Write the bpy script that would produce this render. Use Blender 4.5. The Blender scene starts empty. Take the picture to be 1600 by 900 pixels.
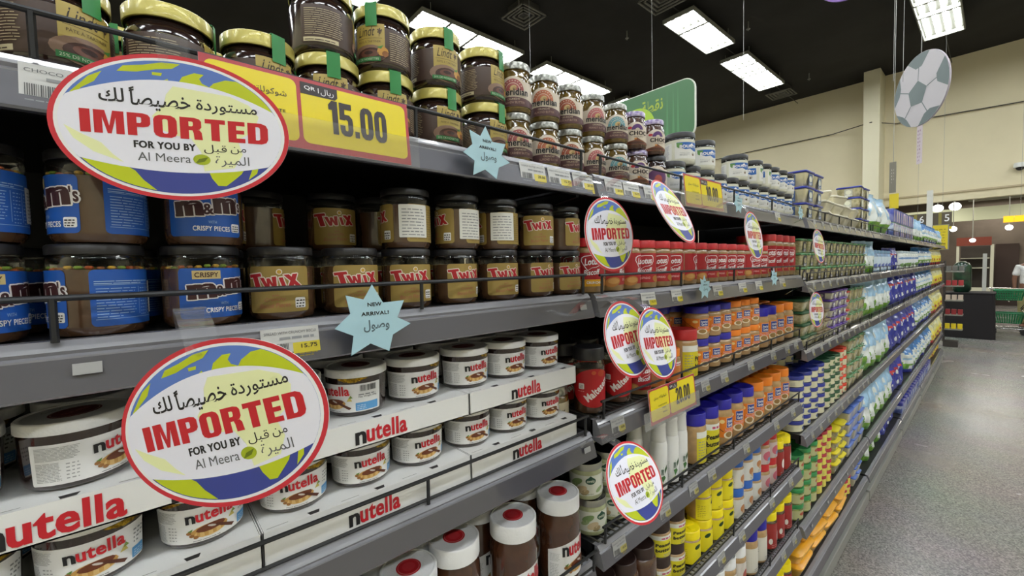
import bpy, bmesh, math, random
from mathutils import Matrix, Vector, noise
R = math.radians
PI = math.pi
rnd = random.Random(7)
scene = bpy.context.scene
COL = scene.collection

# ---------------------------------------------------------------- camera
cam_d = bpy.data.cameras.new('camera'); cam = bpy.data.objects.new('camera', cam_d); COL.objects.link(cam)
cam_d.sensor_fit = 'HORIZONTAL'; cam_d.sensor_width = 36.0; cam_d.lens = 660.0 / 1600.0 * 36.0
cam_d.clip_start = 0.02; cam_d.clip_end = 100
cm = Matrix(((0.65776147, -0.01972638, 0.75296794), (0.75285192, 0.0487315, -0.65638344), (-0.02374519, 0.9986171, 0.04690474))).to_4x4()
cm.translation = (0, 0, 1.55)
cam.matrix_world = cm
scene.camera = cam
# ---------------------------------------------------------------- world, exposure
w = bpy.data.worlds.new('world'); scene.world = w; w.use_nodes = True
w.node_tree.nodes['Background'].inputs[0].default_value = (0.9, 0.95, 1, 1)
w.node_tree.nodes['Background'].inputs[1].default_value = 0.012
scene.view_settings.view_transform = 'Standard'; scene.view_settings.look = 'None'
scene.view_settings.exposure = 0.0; scene.view_settings.gamma = 1.0
scene.view_settings.use_curve_mapping = False
LAMP = 32.5            # radiance of the fluorescent tubes
CEIL = 6.06            # height of the light fittings
ROWS_X = (-6.95, -3.92, -0.79, 2.25, 5.3)
ROWS_Y = (-4.2, -1.1, 2.0, 5.1, 8.2, 11.3)

# ---------------------------------------------------------------- materials
MATS = {}
def sset(b, k, v):
    if k in b.inputs: b.inputs[k].default_value = v
def srgb(c):
    if isinstance(c, str):
        c = tuple(int(c[i:i + 2], 16) / 255 for i in (0, 2, 4))
    return tuple((x / 12.92 if x <= .04045 else ((x + .055) / 1.055) ** 2.4) for x in c[:3]) + (1,)
def mat(name, c, rough=.5, metal=0., coat=0., emit=0., var=.0, vscale=60., bump=0., bscale=200., c2=None, spec=.5):
    if name in MATS: return MATS[name]
    m = bpy.data.materials.new(name); m.use_nodes = True; MATS[name] = m
    nt = m.node_tree; b = nt.nodes['Principled BSDF']; col = srgb(c)
    b.inputs['Base Color'].default_value = col; b.inputs['Roughness'].default_value = rough
    b.inputs['Metallic'].default_value = metal; sset(b, 'Coat Weight', coat); sset(b, 'Coat Roughness', .05); sset(b, 'Specular IOR Level', spec)
    if emit: b.inputs['Emission Color'].default_value = col; b.inputs['Emission Strength'].default_value = emit
    if var or c2 is not None:
        tc = nt.nodes.new('ShaderNodeTexCoord'); n = nt.nodes.new('ShaderNodeTexNoise'); n.inputs['Scale'].default_value = vscale; n.inputs['Detail'].default_value = 4
        r = nt.nodes.new('ShaderNodeValToRGB'); nt.links.new(tc.outputs['Object'], n.inputs['Vector']); nt.links.new(n.outputs['Fac'], r.inputs['Fac'])
        if c2 is None:
            a0 = tuple(x * (1 - var) for x in col[:3]) + (1,); a1 = tuple(min(1, x * (1 + var)) for x in col[:3]) + (1,)
        else: a0, a1 = col, srgb(c2)
        r.color_ramp.elements[0].position = .4; r.color_ramp.elements[1].position = .6
        r.color_ramp.elements[0].color = a0; r.color_ramp.elements[1].color = a1
        nt.links.new(r.outputs['Color'], b.inputs['Base Color'])
    if bump:
        tc = nt.nodes.new('ShaderNodeTexCoord'); n = nt.nodes.new('ShaderNodeTexNoise'); n.inputs['Scale'].default_value = bscale
        bp = nt.nodes.new('ShaderNodeBump'); bp.inputs['Strength'].default_value = bump; bp.inputs['Distance'].default_value = .002
        nt.links.new(tc.outputs['Object'], n.inputs['Vector']); nt.links.new(n.outputs['Fac'], bp.inputs['Height']); nt.links.new(bp.outputs['Normal'], b.inputs['Normal'])
    return m
def glass(name, c=(1, 1, 1), k=.16, rough=.04, body=0.0):
    if name in MATS: return MATS[name]
    m = bpy.data.materials.new(name); m.use_nodes = True; MATS[name] = m
    nt = m.node_tree; nt.nodes.remove(nt.nodes['Principled BSDF']); out = nt.nodes['Material Output']
    t = nt.nodes.new('ShaderNodeBsdfTransparent'); t.inputs[0].default_value = tuple(c) + (1,)
    g = nt.nodes.new('ShaderNodeBsdfGlossy'); g.inputs['Roughness'].default_value = rough
    lw = nt.nodes.new('ShaderNodeLayerWeight'); lw.inputs[0].default_value = k
    mx = nt.nodes.new('ShaderNodeMixShader'); nt.links.new(lw.outputs['Facing'], mx.inputs[0]); nt.links.new(t.outputs[0], mx.inputs[1]); nt.links.new(g.outputs[0], mx.inputs[2])
    last = mx
    if body:
        d = nt.nodes.new('ShaderNodeBsdfDiffuse'); d.inputs[0].default_value = (.8, .82, .84, 1)
        m2 = nt.nodes.new('ShaderNodeMixShader'); m2.inputs[0].default_value = body
        nt.links.new(mx.outputs[0], m2.inputs[1]); nt.links.new(d.outputs[0], m2.inputs[2]); last = m2
    nt.links.new(last.outputs[0], out.inputs[0])
    return m
GL = glass('clear_glass', k=.22)
PL = glass('clear_plastic', k=.2, rough=.1, body=.05)
WHITE = mat('white_print', 'eeeef0', .4); BLACK = mat('black_print', '1c1a1c', .45)
RED = mat('red_print', 'c8202c', .35); INK = mat('grey_print', '8d8f92', .6)
def ink(h, rough=.42): return mat('print_' + h, h, rough)

# ---------------------------------------------------------------- mesh collector
class MB:
    def __init__(s): s.v = []; s.f = []; s.m = []; s.mats = []
    def mi(s, m):
        if m not in s.mats: s.mats.append(m)
        return s.mats.index(m)
    def add(s, vs, fs, m):
        o = len(s.v); k = s.mi(m); s.v += [tuple(p) for p in vs]
        for f in fs: s.f.append([i + o for i in f]); s.m.append(k)
    def box(s, x0, x1, y0, y1, z0, z1, m):
        vs = [(x, y, z) for z in (z0, z1) for y in (y0, y1) for x in (x0, x1)]
        s.add(vs, [(0, 2, 3, 1), (4, 5, 7, 6), (0, 1, 5, 4), (2, 6, 7, 3), (0, 4, 6, 2), (1, 3, 7, 5)], m)
    def lathe(s, prof, m, n=32, cx=0, cy=0, cap0=False, cap1=False, ribs=0):
        vs = []; fs = []
        for i, (r, z) in enumerate(prof):
            for k in range(n):
                a = 2 * PI * k / n; rr = r * (1 + (ribs if k % 2 and 0 < i < len(prof) - 1 else 0))
                vs.append((cx + rr * math.cos(a), cy + rr * math.sin(a), z))
        for i in range(len(prof) - 1):
            for k in range(n):
                k2 = (k + 1) % n; fs.append((i * n + k, i * n + k2, (i + 1) * n + k2, (i + 1) * n + k))
        if cap0: fs.append(tuple(reversed(range(n))))
        if cap1: fs.append(tuple(range((len(prof) - 1) * n, len(prof) * n)))
        s.add(vs, fs, m)
    def prism(s, poly, axis, a, b, m):      # poly is a ccw list in the two other axes
        n = len(poly)
        def P(p, t): return {'x': (t, p[0], p[1]), 'y': (p[0], t, p[1]), 'z': (p[0], p[1], t)}[axis]
        vs = [P(p, a) for p in poly] + [P(p, b) for p in poly]
        fs = [tuple(range(n)), tuple(reversed(range(n, 2 * n)))] + [(i, i + n, (i + 1) % n + n, (i + 1) % n) for i in range(n)]
        s.add(vs, fs, m)
    def tube(s, pts, r, m, n=8):
        pts = [Vector(p) for p in pts]; vs = []; fs = []
        for i, p in enumerate(pts):
            d = (pts[min(i + 1, len(pts) - 1)] - pts[max(i - 1, 0)]).normalized()
            u = d.cross(Vector((0, 0, 1)) if abs(d.z) < .9 else Vector((1, 0, 0))).normalized(); q = d.cross(u)
            for k in range(n):
                a = 2 * PI * k / n; vs.append(p + u * (r * math.cos(a)) + q * (r * math.sin(a)))
        for i in range(len(pts) - 1):
            for k in range(n): fs.append((i * n + k, i * n + (k + 1) % n, (i + 1) * n + (k + 1) % n, (i + 1) * n + k))
        fs += [tuple(reversed(range(n))), tuple(range((len(pts) - 1) * n, len(pts) * n))]
        s.add(vs, fs, m)
    def ball(s, c, rx, ry, rz, m, n=12, k=8):
        prof = [(math.sin(PI * i / k), -math.cos(PI * i / k)) for i in range(1, k)]; vs = []; fs = []
        for pr, pz in prof:
            for j in range(n): a = 2 * PI * j / n; vs.append((c[0] + rx * pr * math.cos(a), c[1] + ry * pr * math.sin(a), c[2] + rz * pz))
        for i in range(len(prof) - 1):
            for j in range(n): fs.append((i * n + j, i * n + (j + 1) % n, (i + 1) * n + (j + 1) % n, (i + 1) * n + j))
        fs += [tuple(reversed(range(n))), tuple(range((len(prof) - 1) * n, len(prof) * n))]
        s.add(vs, fs, m)
    def rbox(s, wx, wy, z0, z1, m, c=.01, t=0, cx=0, cy=0, ch=.003, k=3):   # rounded box, t = taper of the foot
        def ring(sx, sy, cc, z):
            o = []
            for q, (ax, ay) in enumerate(((1, 1), (-1, 1), (-1, -1), (1, -1))):
                for j in range(k + 1):
                    a = PI / 2 * (q + j / k); o.append((cx + ax * (sx - cc) + cc * math.cos(a), cy + ay * (sy - cc) + cc * math.sin(a), z))
            return o
        hx, hy = wx / 2, wy / 2
        rings = [ring(hx - t - ch, hy - t - ch, c, z0), ring(hx - t, hy - t, c, z0 + ch), ring(hx, hy, c, z1 - ch), ring(hx - ch, hy - ch, c, z1)]
        n = len(rings[0]); vs = [p for r_ in rings for p in r_]; fs = [tuple(reversed(range(n))), tuple(range(3 * n, 4 * n))]
        for i in range(3):
            for j in range(n): fs.append((i * n + j, i * n + (j + 1) % n, (i + 1) * n + (j + 1) % n, (i + 1) * n + j))
        s.add(vs, fs, m)
    def mesh(s, name, smooth=True, ang=38):
        me = bpy.data.meshes.new(name); me.from_pydata(s.v, [], s.f)
        for m in s.mats: me.materials.append(m)
        me.polygons.foreach_set('material_index', s.m)
        if smooth:
            me.polygons.foreach_set('use_smooth', [True] * len(s.f)); me.update(); me.set_sharp_from_angle(angle=R(ang))
        me.update(); return me

def tag(o, label=None, cat=None, group=None, kind=None):
    if label: o['label'] = label
    if cat: o['category'] = cat
    if group: o['group'] = group
    if kind: o['kind'] = kind
    return o
def link(name, mesh=None, parent=None, loc=None, rz=None):
    o = bpy.data.objects.new(name, mesh); COL.objects.link(o)
    if parent: o.parent = parent
    if loc is not None: o.location = loc
    if rz is not None: o.rotation_euler = (0, 0, rz)
    return o

# ---------------------------------------------------------------- flat print: shapes and lettering in millimetres
AR = {'ا': (0xFE8D, 0xFE8E, 0, 0), 'ب': (0xFE8F, 0xFE90, 0xFE91, 0xFE92), 'ة': (0xFE93, 0xFE94, 0, 0), 'ت': (0xFE95, 0xFE96, 0xFE97, 0xFE98),
      'ح': (0xFEA1, 0xFEA2, 0xFEA3, 0xFEA4), 'خ': (0xFEA5, 0xFEA6, 0xFEA7, 0xFEA8), 'د': (0xFEA9, 0xFEAA, 0, 0), 'ر': (0xFEAD, 0xFEAE, 0, 0),
      'س': (0xFEB1, 0xFEB2, 0xFEB3, 0xFEB4), 'ش': (0xFEB5, 0xFEB6, 0xFEB7, 0xFEB8), 'ص': (0xFEB9, 0xFEBA, 0xFEBB, 0xFEBC), 'ط': (0xFEC1, 0xFEC2, 0xFEC3, 0xFEC4),
      'ق': (0xFED5, 0xFED6, 0xFED7, 0xFED8), 'ك': (0xFED9, 0xFEDA, 0xFEDB, 0xFEDC), 'ل': (0xFEDD, 0xFEDE, 0xFEDF, 0xFEE0), 'م': (0xFEE1, 0xFEE2, 0xFEE3, 0xFEE4),
      'ن': (0xFEE5, 0xFEE6, 0xFEE7, 0xFEE8), 'ه': (0xFEE9, 0xFEEA, 0xFEEB, 0xFEEC), 'و': (0xFEED, 0xFEEE, 0, 0), 'ي': (0xFEF1, 0xFEF2, 0xFEF3, 0xFEF4)}
def arabic(s):
    out = []
    for i, ch in enumerate(s):
        if ch not in AR: out.append(ch); continue
        f = AR[ch]; prev = i > 0 and s[i - 1] in AR and AR[s[i - 1]][2] != 0; nxt = i < len(s) - 1 and s[i + 1] in AR
        if f[2] == 0: c = f[1] if prev else f[0]
        else: c = f[3] if prev and nxt else f[1] if prev else f[2] if nxt else f[0]
        out.append(chr(c))
    return ''.join(reversed(out))
_TC = {}; _to = None
def text_geo(s, bold=0., shear=0., res=3):
    global _to
    key = (s, bold, shear, res)
    if key in _TC: return _TC[key]
    if _to is None:
        c = bpy.data.curves.new('lettering', 'FONT'); _to = bpy.data.objects.new('lettering', c); COL.objects.link(_to)
    b0 = min(bold, .024); ex = bold - b0
    c = _to.data; c.body = s; c.size = 1; c.offset = b0; c.shear = shear; c.resolution_u = res; c.space_character = 1 + 1.9 * bold
    me = _to.to_mesh(); vs = [(v.co.x, v.co.y) for v in me.vertices]; fs = [tuple(p.vertices) for p in me.polygons]; _to.to_mesh_clear()
    _TC[key] = (vs, fs); return _TC[key]
def ell(cx, cy, rx, ry, n=36, a0=0, a1=360, rot=0):
    full = abs(a1 - a0) >= 360; o = []
    for i in range(n if full else n + 1):
        a = R(a0 + (a1 - a0) * i / n); x, y = rx * math.cos(a), ry * math.sin(a)
        o.append((cx + x * math.cos(rot) - y * math.sin(rot), cy + x * math.sin(rot) + y * math.cos(rot)))
    return o
def rrect(x0, y0, x1, y1, r, n=4):
    o = []
    for (cx, cy, a) in ((x1 - r, y1 - r, 0), (x0 + r, y1 - r, 90), (x0 + r, y0 + r, 180), (x1 - r, y0 + r, 270)): o += ell(cx, cy, r, r, n, a, a + 90)
    return o
def _strip(a, b, closed=False):
    n = len(a); return [[a[i], a[(i + 1) % n], b[(i + 1) % n], b[i]] for i in range(n if closed else n - 1)]
def _box(x0, y0, x1, y1): return [(x0, y0), (x1, y0), (x1, y1), (x0, y1)]
def _oo(w_, i0, i1):
    o = [(0, 2.2), (.6, .8), (2, 0), (w_ - 2, 0), (w_ - .6, .8), (w_, 2.2), (w_, 7.8), (w_ - .6, 9.2), (w_ - 2, 10), (2, 10), (.6, 9.2), (0, 7.8)]
    i = [(i0, 2.4), (i0 + .1, 2), (i0 + .5, 1.7), (i1 - .5, 1.7), (i1 - .1, 2), (i1, 2.4), (i1, 7.6), (i1 - .1, 8), (i1 - .5, 8.3), (i0 + .5, 8.3), (i0 + .1, 8), (i0, 7.6)]
    return _strip(o, i, True)
_pb = lambda y: _strip([(3, 10), (5, 10), (6.7, 9.5), (7.4, 8.4), (7.4, y + 1.6), (6.7, y + .5), (5, y), (3, y)], [(3, 8.2), (4, 8.2), (4.3, 8.1), (4.5, 7.8), (4.5, y + 2.4), (4.3, y + 2), (4, y + 1.8), (3, y + 1.8)])
BLOCK = {'I': (3.2, [_box(0, 0, 3.2, 10)]), 'M': (9.4, [_box(0, 0, 2.6, 10), _box(6.8, 0, 9.4, 10), [(2.6, 10), (3.5, 10), (5.3, 0), (4.1, 0), (2.6, 7)], [(5.9, 10), (6.8, 10), (6.8, 7), (5.3, 0), (4.1, 0)]]),
         'P': (7.4, [_box(0, 0, 3, 10)] + _pb(3.8)), 'O': (7.8, _oo(7.8, 3, 4.8)), 'R': (7.7, [_box(0, 0, 3, 10)] + _pb(4.2) + [[(4.2, 4.3), (6.6, 4.5), (7.4, 3.4), (7.7, 0), (4.8, 0), (4.6, 3)]]),
         'T': (7.2, [_box(0, 8, 7.2, 10), _box(2.1, 0, 5.1, 8)]), 'E': (6.2, [_box(0, 0, 3, 10), _box(3, 8, 6.2, 10), _box(3, 4.1, 5.9, 5.9), _box(3, 0, 6.2, 2)]),
         'D': (7.7, [_box(0, 0, 3, 10)] + _strip([(3, 10), (5.2, 10), (7, 9.2), (7.7, 7.6), (7.7, 2.4), (7, .8), (5.2, 0), (3, 0)], [(3, 8.2), (4, 8.2), (4.5, 7.9), (4.7, 7.3), (4.7, 2.7), (4.5, 2.1), (4, 1.8), (3, 1.8)])),
         '0': (6.4, _oo(6.4, 2.5, 3.9)), '1': (4.2, [_box(1.6, 0, 4.2, 10), [(0, 7.2), (1.6, 7.2), (1.6, 10), (0, 8.6)]]), '.': (2.2, [_box(0, 0, 2.2, 2)]),
         '5': (6.2, [_box(0, 8.2, 5.8, 10), _box(0, 4.8, 2.4, 8.2)] + _strip([(2.4, 6.6), (4.6, 6.6), (6, 5.6), (6.2, 4.4), (6.2, 2), (5.6, .7), (4.4, 0), (1.8, 0), (.5, .7), (0, 2), (0, 3.2)], [(2.4, 5), (3.2, 5), (3.7, 4.8), (3.8, 4.4), (3.8, 2.2), (3.7, 1.8), (3.3, 1.6), (2.9, 1.6), (2.5, 1.8), (2.4, 2.2), (2.4, 3.2)])),
         '2': (6.2, [_box(0, 0, 6.1, 1.8)] + _strip([(0, 7), (0, 8.2), (.7, 9.5), (2, 10), (4.2, 10), (5.6, 9.4), (6.2, 8), (6.2, 6.6), (5.6, 5.2), (2.8, 1.8)], [(2.4, 7), (2.4, 7.9), (2.5, 8.2), (2.8, 8.4), (3.3, 8.4), (3.7, 8.2), (3.8, 7.8), (3.8, 6.8), (3.3, 5.8), (0, 1.8)])),
         'W': (10.5, [[(0, 10), (2.7, 10), (4.1, 0), (1.9, 0)], [(4.2, 9), (6.3, 9), (4.1, 0), (2.9, 0)], [(4.2, 9), (6.3, 9), (7.6, 0), (6.4, 0)], [(7.8, 10), (10.5, 10), (8.6, 0), (6.4, 0)]]), 'X': (7.8, [[(0, 10), (2.9, 10), (7.8, 0), (4.9, 0)], [(4.9, 10), (7.8, 10), (2.9, 0), (0, 0)]])}
class Print:
    def __init__(s): s.items = []
    def poly(s, pts, m, L=0): s.items.append((pts, None, m, L)); return s
    def rect(s, x0, y0, x1, y1, m, L=0, r=0):
        return s.poly(rrect(x0, y0, x1, y1, r) if r else [(x0, y0), (x1, y0), (x1, y1), (x0, y1)], m, L)
    def ell(s, cx, cy, rx, ry, m, L=0, **k): return s.poly(ell(cx, cy, rx, ry, **k), m, L)
    def text(s, t, x0, x1, y0, y1, m, L=2, bold=0., shear=0., rot=0., grow=0., res=3):   # lettering fitted to a box
        vs, fs = text_geo(t, bold, shear, res)
        if not vs: return s
        g, _ = text_geo(t, bold if not grow else max(0, bold - grow), shear, res)
        ax, bx = min(v[0] for v in g), max(v[0] for v in g); ay, by = min(v[1] for v in g), max(v[1] for v in g)
        kx, ky = (x1 - x0) / (bx - ax), (y1 - y0) / (by - ay); cx, cy = (x0 + x1) / 2, (y0 + y1) / 2; o = []
        for (x, y) in vs:
            X, Y = x0 + (x - ax) * kx - cx, y0 + (y - ay) * ky - cy
            o.append((cx + X * math.cos(rot) - Y * math.sin(rot), cy + X * math.sin(rot) + Y * math.cos(rot)))
        s.items.append((o, fs, m, L)); ex = (bold - .024) * kx
        if ex > .05:                                # heavier weights: the same strokes laid side by side
            s.items.append(([(x - ex, y) for x, y in o], fs, m, L + .12)); s.items.append(([(x + ex, y) for x, y in o], fs, m, L + .24))
        return s
    def block(s, t, x0, x1, y0, y1, m, L=2, gap=.9, shear=0., rot=0., grow=0., rise=0.):    # heavy poster lettering
        W_ = sum(BLOCK[c][0] for c in t) + gap * (len(t) - 1); k = (x1 - x0) / W_; h = (y1 - y0) / 10; X = 0; cx, cy = (x0 + x1) / 2, (y0 + y1) / 2; j = 0
        offs = [(0, 0)] if not grow else [(grow * math.cos(a * PI / 4), grow * math.sin(a * PI / 4)) for a in range(8)]
        for c in t:
            for p in BLOCK[c][1]:
                for (ox, oy) in offs:
                    q = []
                    for (x, y) in p:
                        u = x0 + (x + X) * k + shear * y * h - cx; v = y0 + y * h + rise * (x + X) * k - cy; q.append((cx + u * math.cos(rot) - v * math.sin(rot) + ox, cy + u * math.sin(rot) + v * math.cos(rot) + oy))
                    s.items.append((q, None, m, L + .03 * (j % 24))); j += 1
            X += BLOCK[c][0] + gap
        return s
    def lines(s, x0, x1, y0, y1, n, m, L=2, fill=.45, seed=1):                      # print too small to read
        q = random.Random(seed); h = (y1 - y0) / n
        for i in range(n):
            y = y1 - (i + 1) * h; x = x0; e = x1 - q.random() * (x1 - x0) * (.5 if i == n - 1 else .12)
            while x < e - .5:
                wd = min(e - x, (x1 - x0) * (.12 + .2 * q.random())); s.rect(x, y, x + wd, y + h * fill, m, L); x += wd + h * .35
        return s
    def bars(s, x0, x1, y0, y1, m, L=2, n=16, seed=3):
        q = random.Random(seed); x = x0; st = (x1 - x0) / n
        for i in range(n): s.rect(x, y0, x + st * (.25 + .5 * q.random()), y1, m, L); x += st
        return s
    def onto(s, mb, fn, du=None, eps=.00022, zc=()):       # fn(u, v, off) in metres
        for pts, fs, m, L in s.items:
            if fs is None:
                bm = bmesh.new(); vv = [bm.verts.new((p[0], p[1], 0)) for p in pts]
                try: f = bm.faces.new(vv)
                except ValueError: bm.free(); continue
                f.normal_update()
                if f.normal.z < 0: f.normal_flip()
                xs = [p[0] for p in pts]; a, b = min(xs), max(xs)
                if du and b - a > du * 1.2:
                    t = a + du
                    while t < b - .1 * du:
                        bmesh.ops.bisect_plane(bm, geom=bm.verts[:] + bm.edges[:] + bm.faces[:], plane_co=(t, 0, 0), plane_no=(1, 0, 0)); t += du
                ys_ = [p[1] for p in pts]
                for t in zc:
                    if min(ys_) + .3 < t < max(ys_) - .3: bmesh.ops.bisect_plane(bm, geom=bm.verts[:] + bm.edges[:] + bm.faces[:], plane_co=(0, t, 0), plane_no=(0, 1, 0))
                if len(bm.faces) == 1 and len(pts) > 5 or du: bmesh.ops.triangulate(bm, faces=[f for f in bm.faces if len(f.verts) > 4])
                bm.verts.index_update(); P2 = [(v.co.x, v.co.y) for v in bm.verts]; F = [tuple(v.index for v in f.verts) for f in bm.faces]; bm.free()
            else: P2, F = pts, fs
            mb.add([fn(p[0] * .001, p[1] * .001, (L + .5) * eps) for p in P2], F, m)
def cyl(r, z0=0., a0=0., cx=0., cy=0.): return lambda u, v, o: (cx + (r + .0003 + o) * math.cos(a0 + u / r), cy + (r + .0003 + o) * math.sin(a0 + u / r), z0 + v)
def rad(profile):                                   # radius of a lathe profile at a height
    def f(z):
        for (r0, z0), (r1, z1) in zip(profile, profile[1:]):
            if z0 <= z <= z1 and z1 > z0: return r0 + (r1 - r0) * (z - z0) / (z1 - z0)
        return profile[-1][0]
    return f
fn_zc = {}
def onprof(profile, rref, a0=0.):
    f = rad(profile); fn = lambda u, v, o: ((f(v) + .0003 + o) * math.cos(a0 + u / rref), (f(v) + .0003 + o) * math.sin(a0 + u / rref), v)
    fn_zc[fn] = [z * 1000 for r, z in profile]; return fn
def flatx(x, y0=0., z0=0.): return lambda u, v, o: (x + .0002 + o, y0 + u, z0 + v)        # faces +X
def flatz(z, rot=0.): return lambda u, v, o: (-v * math.cos(rot) - u * math.sin(rot), u * math.cos(rot) - v * math.sin(rot), z + .0002 + o)   # faces up, read from +X

# ---------------------------------------------------------------- registry of placed goods
REG = []
SHELF = {1: 'top shelf', 2: 'second shelf', 3: 'third shelf', 4: 'fourth shelf', 5: 'fifth shelf', 6: 'sixth shelf', 7: 'lowest shelf'}
ORD = ['', 'first', 'second', 'third', 'fourth', 'fifth', 'sixth', 'seventh', 'eighth', 'ninth', 'tenth', 'eleventh', 'twelfth', 'thirteenth', 'fourteenth', 'fifteenth', 'sixteenth',
       'seventeenth', 'eighteenth', 'nineteenth', 'twentieth']
LAY = {1: ['single layer'], 2: ['lower layer', 'upper layer'], 3: ['bottom layer', 'middle layer', 'top layer']}
ROWN = ['front row', 'second row', 'third row', 'back row']
def place(pr, name, desc, cat, group, loc, rz=0., shelf=None, lay=0, nlay=1, row=0, tilt=None):
    root = link(name, pr.get('root'), None, loc, rz)
    if tilt: root.rotation_euler = (tilt[0], tilt[1], rz)
    for n, me, subs in pr['parts']:
        p = link(n, me, root)
        for sn, sm in subs: link(sn, sm, p)
    root['category'] = cat; root['group'] = group
    REG.append((root, desc, shelf, lay, nlay, row, loc[1])); return root
def finish_labels():
    B = {}
    for t in REG: B.setdefault((t[1], t[2]), []).append(t)
    for (desc, shelf), L in B.items():
        lays = sorted({t[3] for t in L}); rows = sorted({t[5] for t in L})
        for lay in lays:
            for row in rows:
                M = sorted([t for t in L if t[3] == lay and t[5] == row], key=lambda t: t[6])
                for i, t in enumerate(M):
                    s = [desc]
                    if len(lays) > 1:
                        k = lays.index(lay); n = len(lays)
                        s.append('lower layer' if n == 2 and k == 0 else 'upper layer' if n == 2 else 'bottom layer' if k == 0 else 'top layer' if k == n - 1 else 'middle layer' if n == 3 else ORD[k + 1] + ' layer up')
                    if len(rows) > 1: s.append(ROWN[rows.index(row)])
                    if len(M) > 1: s.append('leftmost' if i == 0 else 'rightmost' if i == len(M) - 1 else ORD[i + 1] + ' from left')
                    if shelf: s.append(SHELF[shelf])
                    t[0]['label'] = ', '.join(s)

# ---------------------------------------------------------------- lids and jars
def lid_mesh(r, z0, z1, m, n=40, ribs=0., top=None, ins=.0):
    mb = MB(); c = .0018
    mb.lathe([(r - .001, z0), (r, z0 + .0006), (r, z1 - c), (r - c * .5, z1 - c * .35), (r - c, z1)], m, n, cap0=False, ribs=ribs)
    mb.lathe([(r - c, z1), (r - c - .002, z1), (r - c - .003, z1 - ins), (.001, z1 - ins)], m, n, cap1=True)
    if top: top.onto(mb, flatz(z1 - ins), None)
    return mb.mesh('lid')
def jar_mesh(prof, m, zfill=None, gl=None, n=40, fillm=None):
    mb = MB()
    if zfill is None: mb.lathe(prof, m, n, cap0=True, cap1=True)
    else:
        f = rad(prof); low = [p for p in prof if p[1] < zfill] + [(f(zfill), zfill)]; hi = [(f(zfill), zfill)] + [p for p in prof if p[1] > zfill]
        mb.lathe(low, m, n, cap0=True); mb.lathe([(f(zfill) - .0004, zfill), (.001, zfill)], fillm or m, n, cap1=True); mb.lathe(hi, gl or GL, n)
    return mb.mesh('jar')
def label_mesh(P, fn, du): mb = MB(); P.onto(mb, fn, du, zc=fn_zc.get(fn, ())); return mb.mesh('label')
def proto(parts): return {'parts': [(p[0], p[1], p[2] if len(p) > 2 else []) for p in parts]}

CHOC = mat('cocoa_spread', '4a2c1c', .25, coat=1., var=.12, vscale=30); CHOCD = mat('dark_cocoa_spread', '2a1a16', .15, coat=1.)
CARAM = mat('caramel_spread', '4e3726', .25, coat=1., var=.12, vscale=40); PEAN = mat('peanut_butter', 'b08d5e', .3, coat=.8, var=.1, vscale=50)
BISC = mat('biscuit_spread', '94764c', .3, coat=.8, var=.1, vscale=50); PALE = mat('pale_coconut_spread', 'd8d8c8', .3, coat=.8, var=.04)
PISTA = mat('pale_green_spread', 'a8ad84', .3, coat=.8, var=.1); AMBER = mat('amber_nut_spread', '65501f', .15, coat=1., var=.25, vscale=90)
LBLK = mat('black_lid', '232224', .38, bump=.1); LGOLD = mat('gold_lid', 'b9ae5a', .36, metal=.3, coat=.3); LSIL = mat('silver_lid', 'aaaaa2', .28, metal=.7, c2='6c6c66', vscale=140)
LWHT = mat('white_lid', 'ececec', .42, bump=.25, bscale=260); LRED = mat('red_lid', 'c0252b', .4); LBLU = mat('blue_lid', '26209c', .38); LBLU2 = mat('mid_blue_lid', '2f63b8', .38)
LORG = mat('orange_lid', 'e8801c', .38); LYEL = mat('yellow_lid', 'f2dc14', .36); LPUR = mat('purple_lid', '5c3f96', .38); LGRN = mat('green_lid', '2f7a4a', .38); LDGR = mat('dark_green_lid', '245034', .38)
LBRN = mat('brown_lid', '33221e', .45)

def p_twix(sticker=False):
    prof = [(.026, 0), (.031, .0015), (.0338, .006), (.0345, .010), (.0345, .068), (.0338, .0715), (.0325, .0735), (.0325, .0755)]
    P = Print(); g = ink('9d8547'); g2 = ink('84703c')
    for c, fr in ((0, 1), (86, 0)):
        P.rect(c - 34, 9, c + 34, 61, g, 0, r=4)
        if fr:
            for L, m, gr in ((1, ink('e8ded4'), 1.2), (2.2, ink('b01c28'), 0)):
                P.block('T', -29, -13, 35, 53, m, L, shear=-.2, rot=R(5), grow=gr); P.block('W', -15, 2, 36, 49, m, L, shear=-.2, rot=R(5), grow=gr)
                P.block('I', 4, 8, 37.5, 48.5, m, L, shear=-.2, rot=R(5), grow=gr); P.block('X', 9.5, 24, 37.5, 52, m, L, shear=-.2, rot=R(5), grow=gr)
            P.ell(2, 54.5, 3.1, 3.1, ink('e8ded4'), 1.5); P.ell(2, 54.5, 2.2, 2.2, ink('c8a040'), 2.5)
            pk = ink('a8604e'); P.text('with', -6, 1, 27, 29.6, pk); P.text('Crunchy', -14, 8, 21, 26, pk, shear=.3, rot=R(3)); P.text('Biscuit Pieces', -20, 12, 14.5, 19.5, pk, shear=.3, rot=R(3))
            P.rect(17, 13, 29, 25, WHITE, 1, r=1.5); P.lines(18, 28, 14, 24, 3, BLACK, 2)
        else: P.lines(c - 30, c + 30, 13, 57, 13, g2, 1, seed=4)
    if sticker:
        P.rect(42, 15, 82, 60, ink('dddcd6'), 3, r=1.5); P.lines(46, 78, 18, 57, 9, ink('86868a'), 4, fill=.3, seed=9)
    return proto([('jar', jar_mesh(prof, CARAM, .0600)), ('lid', lid_mesh(.0343, .0735, .083, LBLK)), ('label', label_mesh(P, cyl(.0345), 7))])
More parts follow.
